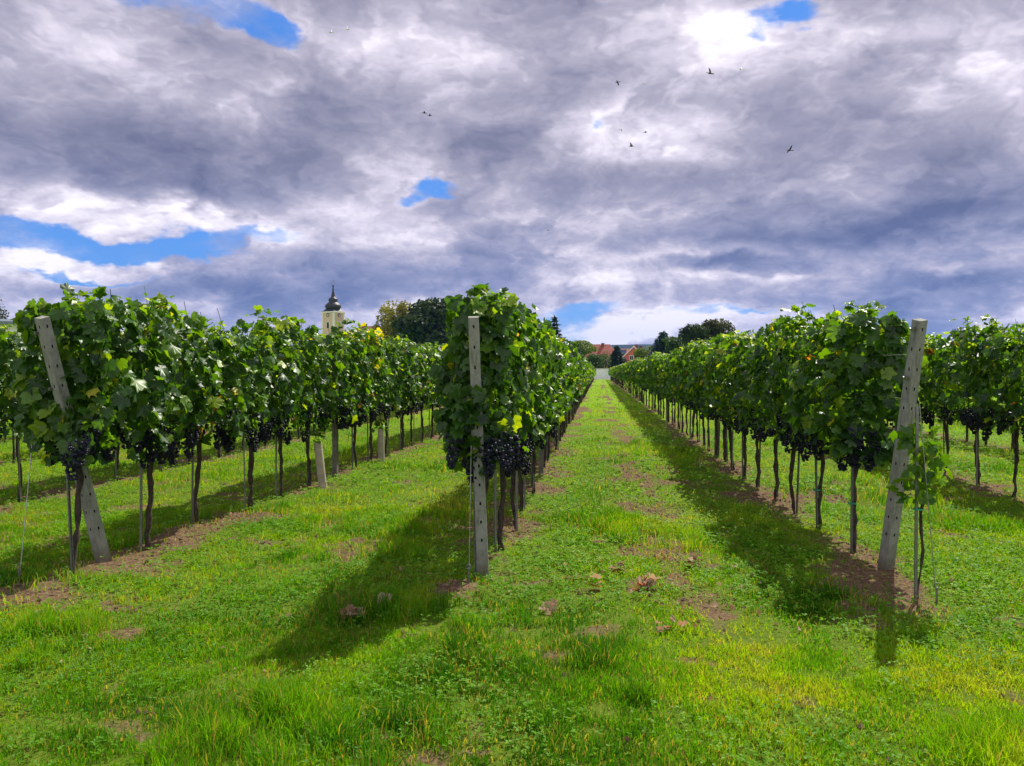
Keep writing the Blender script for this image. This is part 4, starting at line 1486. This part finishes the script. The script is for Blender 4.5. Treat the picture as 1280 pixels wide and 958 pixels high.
# ------------------------------------------------------------------ birds
def bird(px, py, Y, span_px, yaw, bank, flap, label, m, sweep=0.2):
    p = P(px, py, Y)
    k = (p - Vector((0, 0, CAM_H))).length / F
    S = span_px * k / 2
    mb = MB()
    prof = [(-.52, .004, .0), (-.42, .05, .0), (-.22, .095, .0), (0, .12, .0), (.2, .10, .01), (.34, .062, .03), (.42, .068, .04), (.50, .045, .04), (.56, .015, .03), (.64, .003, .02)]
    mb.tube([(a * S * 1.15, 0, z * S) for a, r_, z in prof], [r_ * S * 1.05 for a, r_, z in prof], 10)
    for sg in (-1, 1):
        st = [(0.03, .30, 0), (.35, .34, math.sin(flap) * .35), (.62, .30, math.sin(flap) * .62 * .95), (.85, .20, math.sin(flap) * .70), (1.0, .06, math.sin(flap) * .72)]
        v = []
        for dz in (.012, -.012):
            for u, c, z in st:
                y = sg * u * S * math.cos(flap * .8)
                x0 = (.16 - sweep * u * u) * S
                v += [(x0, y, z * S + dz * S), (x0 - c * S, y, z * S + dz * S * .4)]
        n_ = len(st)
        f = [(2 * i_, 2 * i_ + 1, 2 * i_ + 3, 2 * i_ + 2) for i_ in range(n_ - 1)]
        f += [(2 * n_ + 2 * i_ + 2, 2 * n_ + 2 * i_ + 3, 2 * n_ + 2 * i_ + 1, 2 * n_ + 2 * i_) for i_ in range(n_ - 1)]
        f += [(2 * i_, 2 * i_ + 2, 2 * n_ + 2 * i_ + 2, 2 * n_ + 2 * i_) for i_ in range(n_ - 1)]
        f += [(2 * i_ + 3, 2 * i_ + 1, 2 * n_ + 2 * i_ + 1, 2 * n_ + 2 * i_ + 3) for i_ in range(n_ - 1)]
        mb.polys(v, f, 0, True)
    mb.polys([(-.42 * S, -.05 * S, .01 * S), (-.42 * S, .05 * S, .01 * S), (-.80 * S, .13 * S, 0), (-.84 * S, 0, 0), (-.80 * S, -.13 * S, 0),
              (-.42 * S, -.05 * S, -.01 * S), (-.42 * S, .05 * S, -.01 * S)], [(0, 1, 2, 3, 4), (5, 4, 3, 2, 6), (0, 4, 5), (1, 6, 2), (0, 5, 6, 1)])
    o = mb.build('bird', m, None, p)
    o.rotation_euler = (R(bank), 0, R(yaw))
    tag(o, label, 'bird', 'birds flying under the clouds')


M_BIRD = simple('black_feather', (.018, .016, .02), .7)
M_PALE = simple('pale_ghost', (.62, .62, .68), .7)  # ghost shapes beside the dark birds, built as pale bird bodies
bird(530.5, 141.5, 70, 10, 20, 5, .25, 'dark bird gliding in the upper left sky, higher of a close pair', M_BIRD)
bird(537.5, 144.5, 72, 8, 10, -5, .15, 'dark bird gliding in the upper left sky, lower of a close pair', M_BIRD)
bird(772, 103, 80, 9, 160, 25, -.4, 'small black bird left of the larger black bird, high in the sky', M_BIRD)
bird(888, 92, 70, 15, 30, 55, .5, 'largest black bird with lowered wing, high right of centre', M_BIRD)
bird(777, 163, 85, 8, 90, 50, -.7, 'small brown bird before a bright cloud, upper one of two', M_BIRD)
bird(789, 183, 80, 11, 20, 35, .9, 'small dark bird with a raised wing under a bright cloud', M_BIRD)
bird(987, 188, 75, 12, 200, 30, .4, 'black bird flying alone before the grey cloud on the right', M_BIRD)
bird(807, 165.5, 100, 8, 0, 0, .1, 'tiny grey bird beside the bright cloud, right of the brown bird', simple('grey_feather', (.16, .16, .2), .7))
bird(685, 288, 120, 8, 50, 40, .5, 'tiny bird low in the sky above the middle row', simple('grey_feather', (.16, .16, .2), .7))
bird(414, 41, 90, 10, 20, 40, .5, 'pale ghost of a bird below the blue gap at the top, left one of two', M_PALE)
bird(434, 37, 90, 9, 80, 50, .8, 'pale ghost of a bird below the blue gap at the top, right one of two', M_PALE)
bird(804, 105, 90, 8, 80, 50, .5, 'pale ghost of a bird right of the small black bird, high in the sky', M_PALE)
bird(927, 87, 85, 11, 0, 40, .2, 'pale ghost of a bird right of the largest black bird', M_PALE)
